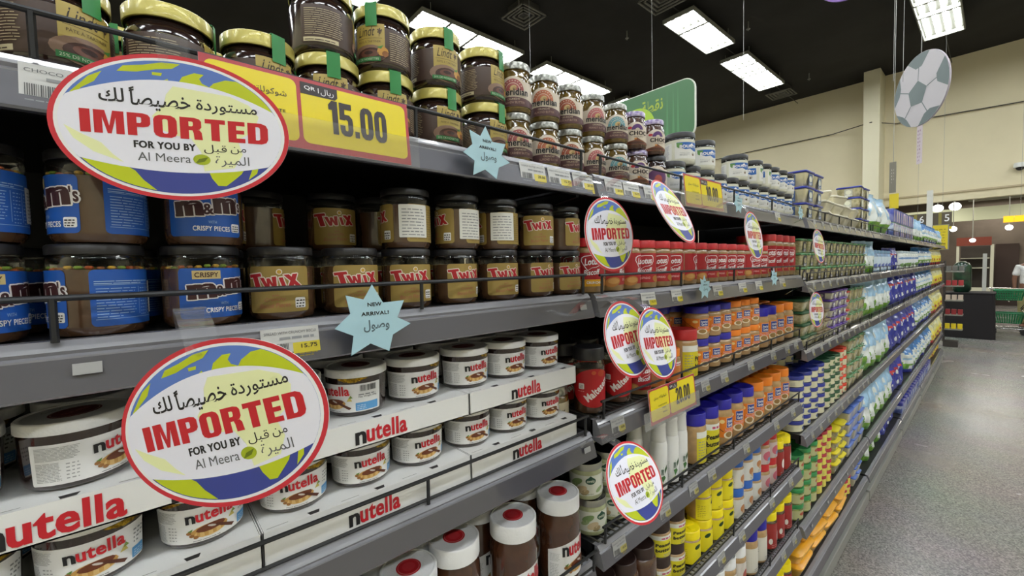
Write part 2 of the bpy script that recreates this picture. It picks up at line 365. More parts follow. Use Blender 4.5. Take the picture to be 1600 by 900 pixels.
def p_mms():
    prof = [(.026, 0), (.031, .0015), (.0338, .006), (.0345, .010), (.0345, .068), (.0338, .0715), (.0325, .0735), (.0325, .0755)]
    P = Print(); b = ink('1f58b0'); lt = ink('9ab8dd'); br = ink('3c1a1c')
    P.rect(-34, 9, 34, 60, b, 0, r=4); P.rect(50, 9, 110, 60, b, 0, r=4); P.rect(120, 9, 152, 60, b, 0, r=4)
    P.rect(-22, 49, 2, 57.5, ink('cdb880'), 1); P.text('CRISPY', -20, 0, 50.7, 55.7, br, 2, bold=.02)
    for L, m, gr in ((1, ink('e8e4e4'), 1), (2.6, br, 0)):
        for t_, a_, b_, c_, d_ in (('m', -25, -4, 29, 44, ), ('&', -3, 6, 31, 42), ('m', 7, 27, 33, 49), ("'s", 28, 34, 36, 50)):
            w2 = 1.1 if t_ == 'm' else .5
            offs = [(0, 0)] if not gr else [(1.3 * math.cos(k * PI / 3), 1.3 * math.sin(k * PI / 3)) for k in range(6)]
            for j, (ox, oy) in enumerate(offs): P.text(t_, a_ + ox, b_ + ox, c_ + oy, d_ + oy, m, L + .1 * j, bold=.075 if t_ == 'm' else .03, rot=R(4))
            if t_ == 'm':
                for k in range(3): xx = a_ + 1.6 + (b_ - a_ - 3) * k / 2; P.rect(xx - 3.0 - gr * 1.2, c_ - .3 - gr * 1.2 + k * .7, xx + 3.0 + gr * 1.2, c_ + 2 + k * .7 + gr * 1.2, m, L + .7)
    P.text('WITH', 1, 8, 22, 25, lt); P.text('CRISPY PIECES', -12, 20, 14.5, 19.5, WHITE, bold=.02)
    P.rect(22, 14, 32, 23, WHITE, 1, r=1.5); P.lines(23, 31, 15, 22, 3, BLACK, 2)
    P.rect(53, 15, 106, 15.4, lt, 1); P.rect(53, 46, 106, 46.4, lt, 1); P.rect(86, 18, 86.4, 44, lt, 1); P.rect(96, 18, 96.4, 44, lt, 1)
    P.lines(54, 84, 17, 45, 11, lt, 1, fill=.25); P.lines(88, 95, 17, 45, 9, lt, 1, fill=.25); P.lines(98, 105, 17, 45, 9, lt, 1, fill=.25); P.lines(53, 100, 47, 51, 2, lt, 1, fill=.4)
    P.lines(123, 150, 15, 49, 12, lt, 1, fill=.3, seed=6)
    P.rect(100, 18, 119, 49, ink('dddcd6'), 3, r=1); P.lines(102, 117, 20, 47, 9, INK, 4, fill=.3)
    mb = MB(); q = random.Random(2)
    for i in range(26):
        a = 2 * PI * i / 26; c = ink(['c9a03c', '7d9a3a', 'b0562c', '8a5a34'][i % 4])
        mb.ball((.0305 * math.cos(a), .0305 * math.sin(a), .0605 + q.random() * .002), .0032, .0032, .002, c, 8, 5)
    return proto([('jar', jar_mesh(prof, CARAM, .0600)), ('lid', lid_mesh(.0343, .0735, .083, LBLK)), ('label', label_mesh(P, cyl(.0345), 7)), ('candy_pieces', mb.mesh('candy_pieces'))])
def bread(P, x, y, s, L=2):
    P.poly(ell(x, y, 14 * s, 6 * s, 14, rot=.08), ink('c79a55'), L); P.poly(ell(x + .5 * s, y - 2.2 * s, 12 * s, 4.5 * s, 12, rot=.05), ink('dcb878'), L)
    P.poly(ell(x + 1 * s, y + 2.2 * s, 11 * s, 3.8 * s, 12, rot=.1), ink('6e3a22'), L + 1); P.poly([(x + 3 * s, y + 2 * s), (x + 6 * s, y + 3.4 * s), (x + 20 * s, y - 5 * s), (x + 17.5 * s, y - 7.2 * s)], ink('5a3020'), L + 2)
    P.poly(ell(x + 1.5 * s, y + 3 * s, 3.4 * s, 1.1 * s, 8, rot=-.4), ink('cfc4bc'), L + 3)
    for dx, dy in ((-13, -3), (-10, -5), (-15, 0)): P.ell(x + dx * s, y + dy * s, 2 * s, 1.7 * s, ink('9a6a3a'), L + 1, n=8)
    P.poly([(x - 16 * s, y + 2 * s), (x - 12 * s, y + 4 * s), (x - 13 * s, y + 1 * s)], ink('5f8a3c'), L + 1)
def nut_word(P, x0, x1, y0, y1, L=4, rot=0., bold=.035):
    w_ = x1 - x0; h = y1 - y0; dy = math.tan(rot) * w_
    P.text('n', x0, x0 + .19 * w_, y0, y0 + .68 * h, BLACK, L, bold=bold, rot=rot)
    P.text('utella', x0 + .205 * w_, x1, y0 + dy * .5, y1 + dy * .5, RED, L, bold=bold, rot=rot)
def p_tub(v=0):
    prof = [(.030, 0), (.034, .001), (.0365, .004), (.0375, .010), (.0392, .058), (.0392, .060)]
    P = Print(); W = ink('eaeaea')
    P.rect(-62, 7, 46 + 18 * (v == 1), 49.5, W, 0, r=1)
    nut_word(P, -19, 23, 31.5, 46, rot=R(2)); bread(P, 1, 20, 1.2)
    P.poly([(19, 24), (26, 24), (23, 31)], ink('c8b860'), 2); P.poly([(22, 28), (27, 29), (24, 33)], ink('7f9a48'), 3)
    g = ink('a0a0a2'); P.lines(-58, -27, 33, 47, 10, g, 1, fill=.4); P.lines(-58, -40, 11, 31, 13, g, 1, fill=.4, seed=5); P.lines(-37, -28, 12, 31, 5, g, 1, fill=.3, seed=6); P.lines(-14, 12, 8.5, 10.5, 1, INK, 1)
    P.rect(30, 9, 60 if v == 1 else 45, 21, ink('5fa3dc'), 1, r=1); P.lines(32, 44, 11, 19, 3, ink('b8d6f0'), 2)
    if v == 1:
        P.bars(36, 58, 38, 47, BLACK, 2); P.text('Net Weight 200g', 34, 58, 28, 31, BLACK, bold=.01); P.lines(34, 58, 32, 36, 1, INK, 2)
    else: P.lines(32, 44, 26, 44, 4, INK, 1, fill=.4)
    q = random.Random(3); gm = mat('gold_foil', 'c9a42e', .25, metal=.8, c2='7d5f14', vscale=300)
    x0 = 8 if v != 2 else -60
    up = []; lo = []
    for i in range(13): x = x0 + i * 3.2; up.append((x, 58.4)); lo.append((x, 58 - (5.5 * math.sin(PI * min(1, (i + .3) / 12))) - .8 * (i % 2)))
    P.poly(up[::-1] + lo, gm, 2)
    top = Print(); top.ell(0, 0, 20, 17, ink('7e1f28'), 0); top.ell(0, 0, 18.5, 15.5, ink('c9b8b4'), 1); top.ell(0, 0, 17.8, 14.8, ink('701c24'), 2); top.text('nutella', -13, 13, -3, 4, ink('b8807c'), 3, bold=.02)
    top.text('Ouvrir ici', -8, 10, 22, 26, ink('4a4448'), 1)
    return proto([('jar', jar_mesh(prof, CHOCD, n=48)), ('lid', lid_mesh(.0405, .0585, .071, LWHT, 48, top=top, ins=.001)), ('label', label_mesh(P, onprof(prof, .0385), 7))])
def p_big():
    prof = [(.034, 0), (.041, .002), (.0442, .010), (.0448, .03), (.0440, .06), (.0442, .09), (.0446, .108), (.043, .124), (.040, .134), (.0395, .142)]
    P = Print(); W = ink('eaeaea')
    P.poly([(-62, 14), (62, 14), (62, 88)] + [(62 - 124 * i / 10, 88 + 9 * math.sin(PI * i / 10) - 18 * (i / 10)) for i in range(1, 11)], W, 0)
    nut_word(P, -32, 34, 58, 86, rot=R(0), bold=.04); bread(P, 4, 36, 2.0); g = ink('b4b4b4')
    P.lines(-58, -38, 50, 66, 6, g, 1, fill=.35); P.lines(-58, -40, 18, 46, 9, g, 1, fill=.35, seed=3); P.lines(44, 58, 20, 60, 8, g, 1)
    top = Print(); top.ell(0, 0, 19, 19, ink('bf2028'), 0); top.ell(0, 0, 16.6, 16.6, ink('dc8c8c'), 1); top.ell(0, 0, 15.8, 15.8, ink('bf2028'), 2); top.ell(0, 0, 10, 10, ink('c83a40'), 3)
    return proto([('jar', jar_mesh(prof, CHOC, n=56)), ('lid', lid_mesh(.0435, .138, .168, LWHT, 80, ribs=.004, top=top, ins=.0012)), ('label', label_mesh(P, onprof(prof, .0445), 6))])
def p_lindt():
    prof = [(.029, 0), (.034, .0015), (.037, .005), (.0378, .010), (.0378, .052), (.0365, .059), (.0335, .0635), (.0325, .066), (.034, .067), (.0325, .068), (.0325, .071)]
    br = ink('4a3830'); go = ink('b09a4c'); P = Print()
    P.rect(-92, 9, 60, 53, br, 0)
    P.rect(-22, 27, 18, 58, go, 1); P.text('Lindt', -17, 6, 42, 54, ink('2a1e18'), 2, shear=.35); P.text('*', 9, 15, 44, 52, ink('4a3826'), 2, bold=.03); P.rect(10.8, 41, 11.4, 46, ink('4a3826'), 2)
    P.rect(-19, 39, 15, 39.4, ink('3a2a20'), 2); P.text('PÂTE À TARTINER', -17, 13, 33.5, 37, ink('5e4c30'), 2)
    P.poly(ell(-4, 19, 24, 12, 20), ink('8a6e5c'), 3); P.poly(ell(-1, 17.5, 19, 9.5, 20), ink('43261e'), 4); P.poly(ell(-2, 19.5, 12, 5, 16), ink('6b4234'), 5); P.poly(ell(-3, 20.5, 6, 2.4, 12), ink('3a201a'), 6)
    P.poly(ell(15, 22, 7, 6, 12), ink('c89340'), 5); P.poly(ell(18, 19, 4, 4, 10), ink('8f5a2c'), 6); P.poly([(8, 27), (16, 30), (13, 25)], ink('4a8a3c'), 6)
    P.rect(-24, 9.5, 12, 15, ink('2a7a40'), 7); P.text('25% DE NOISETTES', -22, 10, 10.8, 13.6, ink('c8dcc0'), 8)
    t = ink('b8a888'); P.lines(24, 56, 12, 50, 14, t, 1, fill=.3); P.lines(-88, -42, 18, 50, 13, t, 1, fill=.3, seed=2); P.rect(-90, 10, -50, 15, ink('cfc4a0'), 1)
    P.lines(-88, -52, 11.4, 13.6, 1, br, 2)
    lid = lid_mesh(.0372, .069, .0845, LGOLD, 48)
    tm = MB(); gt = mat('green_paper_band', '2f8a48', .4); T = Print(); T.rect(-6, 50, 9, 80, gt, 0)
    T.onto(tm, lambda u, v, o: ((.0378 + .0012) * math.cos(u / .0378), (.0378 + .0012) * math.sin(u / .0378), v + .0045), 4)
    tm.box(-.01, .0375, -.006, .009, .0846, .0852, gt)
    return proto([('jar', jar_mesh(prof, CHOCD, n=48)), ('lid', lid), ('label', label_mesh(P, onprof(prof, .0378), 6)), ('sealing_band', tm.mesh('sealing_band'))])
def p_merid(col, band='CASHEW BUTTER', m=AMBER, choc=False, lid=LSIL, bandc='5a3c40', fig=False):
    prof = [(.021, 0), (.026, .001), (.0282, .005), (.0288, .010), (.0288, .056), (.0275, .063), (.025, .069), (.0245, .0735), (.026, .0745), (.0245, .0755), (.0245, .077)]
    P = Print(); cr = ink('d8ccbc'); c = ink(col); bd = ink(bandc)
    P.rect(-64, 9, 44, 52, cr, 0); P.poly(ell(-2, 44, 22, 17, 20, 0, 180), cr, 1)
    if fig:
        P.poly(ell(0, 32, 24, 20, 28), ink('6a4470'), 2); P.poly(ell(2, 27, 9, 11, 14), ink('b0564c'), 3); P.text('meridian', -20, 22, 12, 22, BLACK, 4, bold=.02)
    elif not choc:
        P.poly(ell(-2, 36, 19, 20, 24, 0, 180), c, 2); P.poly(ell(-2, 36, 12.5, 13, 20, 0, 180), cr, 3); P.poly(ell(-2, 36, 11.5, 12, 20, 0, 180), ink(col), 4)
        P.poly(ell(-1, 40, 6, 4.5, 10, rot=.5), ink('c8ad7c'), 5); P.poly(ell(1, 39, 3.4, 3, 8), ink('a88a58'), 6)
        for i in range(9): a = R(25 + 130 * i / 8); P.rect(-2 + 16 * math.cos(a) - 1, 36 + 16.6 * math.sin(a) - .7, -2 + 16 * math.cos(a) + 1, 36 + 16.6 * math.sin(a) + .7, cr, 5)
        P.text('meridian', -23, 24, 27, 39, BLACK, 7, bold=.028)
        P.poly([(-64, 9), (44, 9), (44, 18)] + [(44 - 108 * i / 14, 18 + 7 * math.sin(PI * i / 14)) for i in range(1, 15)], bd, 3)
        P.text('CRUNCHY', -11, 10, 19.4, 22.4, ink('c8b8a0'), 4, bold=.01); P.text(band, -18, 18, 13, 17, ink('b89a8a'), 4)
    else:
        P.poly(ell(2, 43, 13, 13, 18, 0, 180), ink('5d3a78'), 2); P.poly(ell(2, 43, 5, 4, 10, 0, 180), ink('d8ccbc'), 3); P.ell(-15, 48, 5, 3.2, ink('c03a44'), 2, n=12)
        P.text('CHOC', -16, 24, 30, 40, ink('2c1c1c'), 3, bold=.045); P.text('HAZELNUT', -6, 16, 25, 28, ink('5a4038'), 3)
        P.poly([(-34, 9), (38, 9), (38, 13), (20, 16), (8, 20), (0, 25), (-6, 19), (-20, 16), (-34, 12)], ink('7a4630'), 2); P.poly(ell(0, 13, 20, 3, 14), ink('4e2a1e'), 3); P.poly(ell(-3, 22, 3, 2, 8), ink('d08a40'), 3)
    P.lines(-62, -38, 14, 46, 9, INK, 1, fill=.3)
    lt = lid_mesh(.0272, .0745, .0875, lid, 44)
    return proto([('jar', jar_mesh(prof, m, n=40)), ('lid', lt), ('label', label_mesh(P, onprof(prof, .0288), 5))])
def p_bounty():
    prof = [(.030, 0), (.035, .0015), (.0378, .006), (.0385, .012), (.0385, .066), (.0375, .070), (.037, .072)]
    P = Print(); W = ink('e0e0dc'); bl = ink('2f66b4')
    P.rect(-32, 14, 36, 58, W, 0, r=3); P.rect(-106, 14, -40, 58, ink('dcdcd8'), 0, r=3); P.rect(46, 14, 112, 58, W, 0, r=3)
    for c in (0, 78):
        P.poly([(c - 28, 57.5), (c + 34, 57.5), (c + 35, 36), (c + 20, 34), (c + 8, 40), (c - 6, 38), (c - 20, 44)], bl, 1); P.poly([(c - 28, 57), (c - 12, 55), (c - 16, 46), (c - 22, 42), (c - 27, 46)], ink('5f8f4c'), 2)
        P.poly([(c + 4, 48), (c + 14, 55), (c + 20, 48)], WHITE, 2); P.text('BOUNTY', c - 20, c + 30, 42, 50, WHITE, 3, bold=.045); P.text('Coconut Spread', c - 20, c + 6, 28, 31, INK, 1); P.lines(c - 20, c + 6, 22, 27, 2, INK, 1)
        P.poly(ell(c + 18, 26, 6, 5, 10), ink('c4c4b8'), 1); P.poly(ell(c + 17, 24, 3, 3, 8), ink('6a5240'), 2)
    P.lines(-100, -46, 18, 54, 12, ink('a8aab8'), 1, fill=.4)
    return proto([('jar', jar_mesh(prof, PALE, .0655, n=40)), ('lid', lid_mesh(.039, .071, .086, LBLK, 44)), ('label', label_mesh(P, cyl(.0385), 7))])
def p_lotus(h=.112, crunchy=False):
    k = h / .112; prof = [(.025, 0), (.030, .002 * k), (.0315, .006 * k), (.0312, .05 * k), (.0315, .086 * k), (.029, .091 * k), (.027, .093 * k), (.027, .098 * k)]
    P = Print(); r_ = ink('a81e28'); W = WHITE
    P.rect(-46, 14 * k, 34, 82 * k, r_, 0); P.rect(-62, 30 * k, -48, 82 * k, ink('dcdad6'), 0)
    def heart(s, m, L):
        c = (0, 62 * k); pts = [(-20, 3), (-19, 9), (-14, 12), (0, 13.5), (16, 13), (19, 9), (19, 1), (15, -6), (8, -9), (0, -10), (-8, -15), (-13, -8), (-17, -2)]
        P.poly([(c[0] + x * s, c[1] + y * s) for x, y in pts], m, L)
    heart(1.12, W, 1); heart(1.02, r_, 2); P.text('Lotus', -15, 16, 57 * k, 71 * k, W, 3, bold=.03, shear=.25, rot=R(4)); P.text('Biscoff', -17, 17, 37 * k, 48 * k, W, 3, bold=.02, shear=.25, rot=R(4))
    P.poly(ell(-32, 20 * k, 17, 10 * k, 18, rot=.2), ink('b5793a'), 3); P.poly(ell(30, 22 * k, 12, 8 * k, 16, rot=-.2), ink('b5793a'), 3); P.poly(ell(-30, 22 * k, 12, 6 * k, 14), ink('c99656'), 4)
    if crunchy: P.rect(-18, 14 * k, 28, 28 * k, ink('d8a018'), 1); P.text('CRUNCHY', -11, 20, 19 * k, 24 * k, W, 3, bold=.02)
    else: P.text('SPREAD', -8, 12, 22 * k, 27 * k, ink('e8b4b0'), 3, bold=.02)
    P.lines(-60, -50, 34 * k, 80 * k, 12, INK, 1, fill=.3)
    return proto([('jar', jar_mesh(prof, BISC, n=36)), ('lid', lid_mesh(.0295, .094 * k, h, LRED, 60, ribs=.008)), ('label', label_mesh(P, onprof(prof, .0314), 6))])
def p_malt():
    prof = [(.026, 0), (.031, .002), (.0335, .008), (.0335, .098), (.031, .106), (.0295, .110), (.0295, .113)]
    P = Print(); c = ink('b3141c'); P.poly(ell(0, 54, 50, 40, 36), c, 0); P.poly(ell(-2, 86, 5, 4, 12), ink('c4582c'), 1); P.poly(ell(16, 84, 9, 7, 12), ink('b8401c'), 1)
    P.text('Maltesers', -26, 40, 44, 60, ink('e8e0dc'), 2, bold=.045, rot=R(38)); P.rect(-34, 52, -22, 64, ink('e8e0dc'), 1, r=2); P.lines(-32, -24, 54, 62, 3, BLACK, 2); P.lines(-36, -20, 47, 50, 1, ink('d88'*2), 1)
    return proto([('jar', jar_mesh(prof, CARAM, .094)), ('lid', lid_mesh(.0325, .110, .136, LBLK, 48)), ('label', label_mesh(P, cyl(.0335), 6))])
def p_amer(h=.091, r=.036, lid=LBLU):
    k = h / .091; prof = [(r * .8, 0), (r * .95, .002), (r, .007), (r, .062 * k), (r * .97, .066 * k), (r * .86, .0705 * k), (r * .86, .073 * k)]
    P = Print(); o = ink('e07c1c'); s = r / .036 * 1.0
    P.poly([(-70 * s, 22 * k), (-20 * s, 17 * k), (30 * s, 22 * k), (52 * s, 14 * k), (52 * s, 58 * k), (-70 * s, 58 * k)], o, 0)
    P.rect(-12 * s, 36 * k, 16 * s, 56 * k, ink('e8c8c0'), 1); P.rect(-11 * s, 37 * k, 15 * s, 55.3 * k, ink('1c3a8c'), 2); P.text('American', -9 * s, 13 * s, 46.5 * k, 52.5 * k, WHITE, 3, bold=.03); P.text('Garden', -8 * s, 12 * s, 39 * k, 45.5 * k, WHITE, 3, bold=.03)
    P.text('Peanut Butter', -17 * s, 20 * s, 29 * k, 35.5 * k, ink('e4a2a0'), 3, bold=.03, shear=.2)
    P.ell(-24 * s, 49 * k, 7 * s, 4 * k, ink('ecd08c'), 1, n=14); P.poly(ell(-4 * s, 22 * k, 16 * s, 7.5 * k, 18), ink('e8dcc0'), 2); P.poly(ell(-4 * s, 23 * k, 11 * s, 5.5 * k, 14), ink('9c7a44'), 3)
    P.poly([(20 * s, 14 * k), (40 * s, 18 * k), (34 * s, 34 * k), (26 * s, 30 * k)], ink('f0a020'), 2); P.poly([(-66 * s, 54 * k), (-65 * s, 55 * k), (-20 * s, 29 * k), (-21 * s, 28 * k)], ink('3c2c20'), 1)
    P.lines(-62 * s, -36 * s, 32 * k, 46 * k, 5, ink('c0661c'), 1)
    return proto([('jar', jar_mesh(prof, PEAN, n=36)), ('lid', lid_mesh(r * .94, .0715 * k, h, lid, 60, ribs=.006)), ('label', label_mesh(P, cyl(r), 8))])
def p_simple(r, h, body, lid, labc, lidh=.02, text=None, tcol='1c1a1c', band=None, ribs=.006, lidr=.95, y0=.08, y1=.8, spots=None, lines='8d8f92', shaker=False, oval=None):
    hb = h - lidh; prof = [(r * .82, 0), (r * .96, .0015), (r, .006), (r, hb * .9), (r * .95, hb * .97), (r * .86, hb), (r * .86, hb + .002)]
    P = Print(); H = hb * 1000; w_ = r * 1000 * 1.35; a, b = H * y0, H * y1
    if labc:
        P.rect(-w_ * 1.1, a, w_ * 1.1, b, ink(labc), 0)
        if band: P.rect(-w_ * 1.1, b - (b - a) * .2, w_ * 1.1, b, ink(band), 1); P.lines(-w_ * .1, w_ * .6, b - (b - a) * .16, b - (b - a) * .05, 1, ink('c05070'), 2, fill=.7)
        if text:
            n = len(text)
            for i, t in enumerate(text): yy = a + (b - a) * (.66 - .24 * i); P.text(t, -w_ * .42, w_ * .5, yy - (b - a) * .16, yy, ink(tcol), 3, bold=.045, rot=R(4), shear=.1)
        if spots:
            for (sx, sy, rx, ry, c) in spots: P.poly(ell(sx * w_, a + sy * (b - a), rx * w_, ry * (b - a), 14), ink(c), 2)
        if oval: P.poly(ell(w_ * .1, a + (b - a) * .78, w_ * .22, (b - a) * .1, 14, rot=.3), ink(oval), 2)
        P.lines(-w_ * 1.0, -w_ * .5, a + (b - a) * .15, b - (b - a) * .25, 7, ink(lines), 1, fill=.3)
        P.lines(w_ * .0, w_ * .8, a + (b - a) * .05, a + (b - a) * .2, 2, ink(lines), 2, fill=.35)
    mb = None
    lm = lid_mesh(r * lidr, hb, h, lid, 60, ribs=ribs, ins=.001 if not shaker else 0)
    parts = [('jar', jar_mesh(prof, body, n=32)), ('lid', lm)]
    if labc: parts.append(('label', label_mesh(P, cyl(r), 8)))
    if shaker:
        mb = MB(); mb.prism([(-r * .75, 0), (r * .75, 0), (r * .55, .004), (-r * .55, .004)], 'x', -.003, .003, lid); mb.box(r * .15, r * .6, -.006, .006, 0, .002, lid); me = mb.mesh('lid_grip', False)
        for v in me.vertices: v.co.z += h
        parts[1] = ('lid', lm, [('lid_grip', me)])
    return proto(parts)
def p_bottle():
    mb = MB(); W = mat('white_plastic', 'e2e2e0', .3, coat=.3)
    mb.lathe([(.018, 0), (.0205, .002), (.021, .006), (.021, .112), (.0195, .120), (.0175, .124)], W, 36, cap0=True, cap1=True); me = mb.mesh('bottle')
    mb = MB(); mb.lathe([(.0185, .122), (.0195, .124), (.0185, .132), (.0175, .158), (.0185, .162), (.018, .168), (.016, .171)], W, 36, cap1=True); mb.lathe([(.010, .1711), (.009, .1735), (.006, .1738)], mat('grey_tip', 'b8b8b6', .4), 20, cap1=True); cap = mb.mesh('cap')
    P = Print(); P.text('ovvio', -4, 3, 40, 62, ink('2a5a3a'), 1, bold=.03, rot=0); P.poly([(0, 22), (8, 34), (4, 40), (-4, 36)], ink('4c7c44'), 1); P.poly([(-8, 14), (0, 22), (6, 12)], ink('b8c480'), 1)
    P.poly([(6, 44), (14, 56), (12, 66), (5, 56)], ink('3c5c3c'), 1); P.lines(-26, -14, 14, 60, 12, ink('9aa8a0'), 1, fill=.3); P.rect(-10, 2, 18, 4, BLACK, 1)
    return proto([('bottle', me), ('cap', cap), ('label', label_mesh(P, cyl(.021), 5))])
def p_ovvio(v=0):
    prof = [(.028, 0), (.032, .0015), (.0345, .006), (.0345, .058), (.033, .064), (.0315, .067), (.0315, .07)]
    P = Print(); P.rect(-72, 12, 50, 58, ink('d4d6c8'), 0, r=2); P.poly(ell(6, 46, 11, 8, 20), ink('1f4a38'), 2); P.poly([(0, 52), (6, 58), (12, 52)], ink('1f4a38'), 2); P.text('ovvio', -2, 14, 42.5, 49.5, ink('d8dcc8'), 3, bold=.03)
    for x, y, rx, ry, c in ((-24, 42, 14, 7, '7c9660'), (-30, 32, 10, 5, '98a878'), (-14, 26, 13, 8, 'c8b490'), (-6, 20, 9, 6, 'a8946c'), (26, 24, 10, 5, '8ca070')): P.poly(ell(x, y, rx, ry, 14, rot=.5), ink(c), 1)
    P.rect(36, 14, 48, 54, ink('c4c8c0'), 2); P.bars(38, 46, 30, 40, BLACK, 3, n=7); P.text('organic', -14, 12, 13.5, 18, ink('5a6a50'), 3)
    lid = MB(); s = mat('steel_lid', 'a8a8a0', .3, metal=.85); lid.lathe([(.0335, .068), (.0345, .0688), (.0345, .082), (.034, .0835)], s, 44); lid.lathe([(.034, .0835), (.032, .085), (.001, .085)], mat('black_lid_top', '0c0c0e', .2, coat=.6), 44, cap1=True)
    return proto([('jar', jar_mesh(prof, PISTA, n=40)), ('lid', lid.mesh('lid')), ('label', label_mesh(P, cyl(.0345), 6))])
def p_boxtub(wx, wy, h, body, lid, c=.008, t=.006, labc=None, lidh=.01, tab=None, lc2=None):
    mb = MB(); mb.rbox(wx - .006, wy - .006, 0, h - lidh, body, c=c, t=t); b = mb.mesh('tub', ang=50)
    mb = MB(); mb.rbox(wx, wy, h - lidh, h - .001, lid, c=c + .002, ch=.002); mb.rbox(wx - .014, wy - .014, h - .001, h, lid, c=c, ch=.0005)
    if tab: mb.box(wx / 2, wx / 2 + .012, -.012, .012, h - lidh, h - lidh + .003, tab)
    l = mb.mesh('lid', ang=50); parts = [('tub', b), ('lid', l)]
    if labc:
        mb = MB(); P = Print(); W2 = wy * 1000 * .2; H = (h - lidh) * 1000; P.rect(-W2, H * .08, W2, H * .92, ink(labc), 0); P.poly(ell(0, H * .55, W2 * .7, H * .25, 12), ink(lc2 or 'dcdcc8'), 1); P.lines(-W2 * .8, W2 * .8, H * .12, H * .3, 2, WHITE, 1)
        P.onto(mb, flatx(wx / 2 - .003 + .0005)); P.onto(mb, lambda u, v, o: (u * .8, -(wy / 2 - .003 + .0007 + o), v)); parts.append(('label', mb.mesh('label', False)))
    return proto(parts)
def p_bag(wd, h, t, zones, seed=0, patch=()):      # soft pouch facing +X, colour zones by height
    n, k = 13, 15; mb = MB(); vs = []; sgn = (1, -1)
    for s in sgn:
        for j in range(k + 1):
            v = j / k
            for i in range(n + 1):
                u = i / n * 2 - 1; e = (1 - abs(u) ** 3) ** .6 * (math.sin(PI * min(1, v * 1.02 + .08)) ** .55 if v < .97 else .03)
                e = max(e, .0); ww = wd / 2 * (1 - .1 * math.sin(PI * v) - .12 * max(0, v - .8) * 2)
                q = Vector((u * 3 + seed, v * 4, s)); nz = noise.noise(q * 1.3) * .35 + noise.noise(q * 3.1) * .16
                x = s * t / 2 * e * (1 + nz); y = u * ww * (1 + .05 * noise.noise(Vector((seed, v * 3, s * 2)))); z = v * h * (1 + .03 * noise.noise(Vector((u * 2, seed, 1))))
                vs.append((x + .01 * v * noise.noise(Vector((u * 1.5, v * 2, seed + 5))), y, z))
    def idx(s, j, i): return s * (k + 1) * (n + 1) + j * (n + 1) + i
    for s in (0, 1):
        for j in range(k):
            for i in range(n):
                u, v = (i + .5) / n * 2 - 1, (j + .5) / k; m = zones[-1][1]
                vv = v + .06 * noise.noise(Vector((u * 2.2, seed, 9)))
                for lim, mm in zones:
                    if vv < lim: m = mm; break
                for (px, pz, rx, rz_, mm) in patch:
                    if ((u - px) / rx) ** 2 + ((v - pz) / rz_) ** 2 < 1: m = mm
                f = [idx(s, j, i), idx(s, j, i + 1), idx(s, j + 1, i + 1), idx(s, j + 1, i)]
                if s: f.reverse()
                mb.f.append(f); mb.m.append(mb.mi(m))
    mb.v = vs; me = mb.mesh('pouch', ang=60)
    return {'root': me, 'parts': []}

# ================================================================ SETTING
SHELL_ = []
def struct(name, mb, label=None, smooth=False):
    o = link(name, mb.mesh(name, smooth)); o['kind'] = 'structure'
    if label: o['label'] = label
    return o
# floor: speckled polished terrazzo
def floor_mat():
    m = bpy.data.materials.new('terrazzo'); m.use_nodes = True; nt = m.node_tree; b = nt.nodes['Principled BSDF']
    tc = nt.nodes.new('ShaderNodeTexCoord'); v = nt.nodes.new('ShaderNodeTexVoronoi'); v.inputs['Scale'].default_value = 150
    r = nt.nodes.new('ShaderNodeValToRGB'); nt.links.new(tc.outputs['Object'], v.inputs['Vector']); nt.links.new(v.outputs['Color'], r.inputs['Fac'])
    e = r.color_ramp.elements; e[0].position = .1; e[0].color = srgb('6f6c69'); e[1].position = .9; e[1].color = srgb('aca7a1')
    x = e.new(.5); x.color = srgb('8f8b85')
    n = nt.nodes.new('ShaderNodeTexNoise'); n.inputs['Scale'].default_value = 1.5; n.inputs['Detail'].default_value = 3
    mx = nt.nodes.new('ShaderNodeMix'); mx.data_type = 'RGBA'; mx.blend_type = 'MULTIPLY'; mx.inputs[0].default_value = .35
    nt.links.new(tc.outputs['Object'], n.inputs['Vector']); nt.links.new(r.outputs['Color'], mx.inputs[6]); nt.links.new(n.outputs['Color'], mx.inputs[7]); nt.links.new(mx.outputs[2], b.inputs['Base Color'])
    mp = nt.nodes.new('ShaderNodeMapRange'); mp.inputs[3].default_value = .16; mp.inputs[4].default_value = .34; nt.links.new(n.outputs['Fac'], mp.inputs[0]); nt.links.new(mp.outputs[0], b.inputs['Roughness'])
    return m
mb = MB(); mb.box(-14, 8, -6, 24, -.1, 0, floor_mat()); struct('floor', mb)
CM = mat('black_ceiling_paint', '1d1b19', .9, c2='15130f', vscale=1.2, bump=.3, bscale=3)
mb = MB(); mb.box(-14, 8, -6, 14.75, 6.3, 6.4, CM); struct('ceiling', mb)
WM = mat('cream_wall_paint', 'ddd3b2', .8, var=.03, vscale=.8, bump=.05, bscale=30)
mb = MB(); mb.box(-14, 8, 14.75, 14.95, 2.92, 6.3, WM); mb.box(-14, -2.6, 14.75, 14.95, 0, 2.92, WM); struct('wall_back', mb)
mb = MB(); mb.box(-14.1, -14, -6, 24, 0, 6.3, WM); struct('wall_left', mb)
mb = MB(); mb.box(8, 8.1, -6, 24, 0, 6.3, WM); struct('wall_right', mb)
mb = MB(); mb.box(-14, 8, -6.1, -6, 0, 6.3, WM); struct('wall_front', mb)
mb = MB(); mb.box(-2.30, -1.98, 14.0, 14.75, 0, 6.29, mat('column_paint', 'dad4b8', .8)); struct('trim_1', mb, 'square cream pillar against the back wall')
mb = MB(); mb.box(-14, 8, 14.715, 14.75, 3.1, 3.14, mat('wall_trim', 'b8a888', .7)); struct('trim_2', mb)
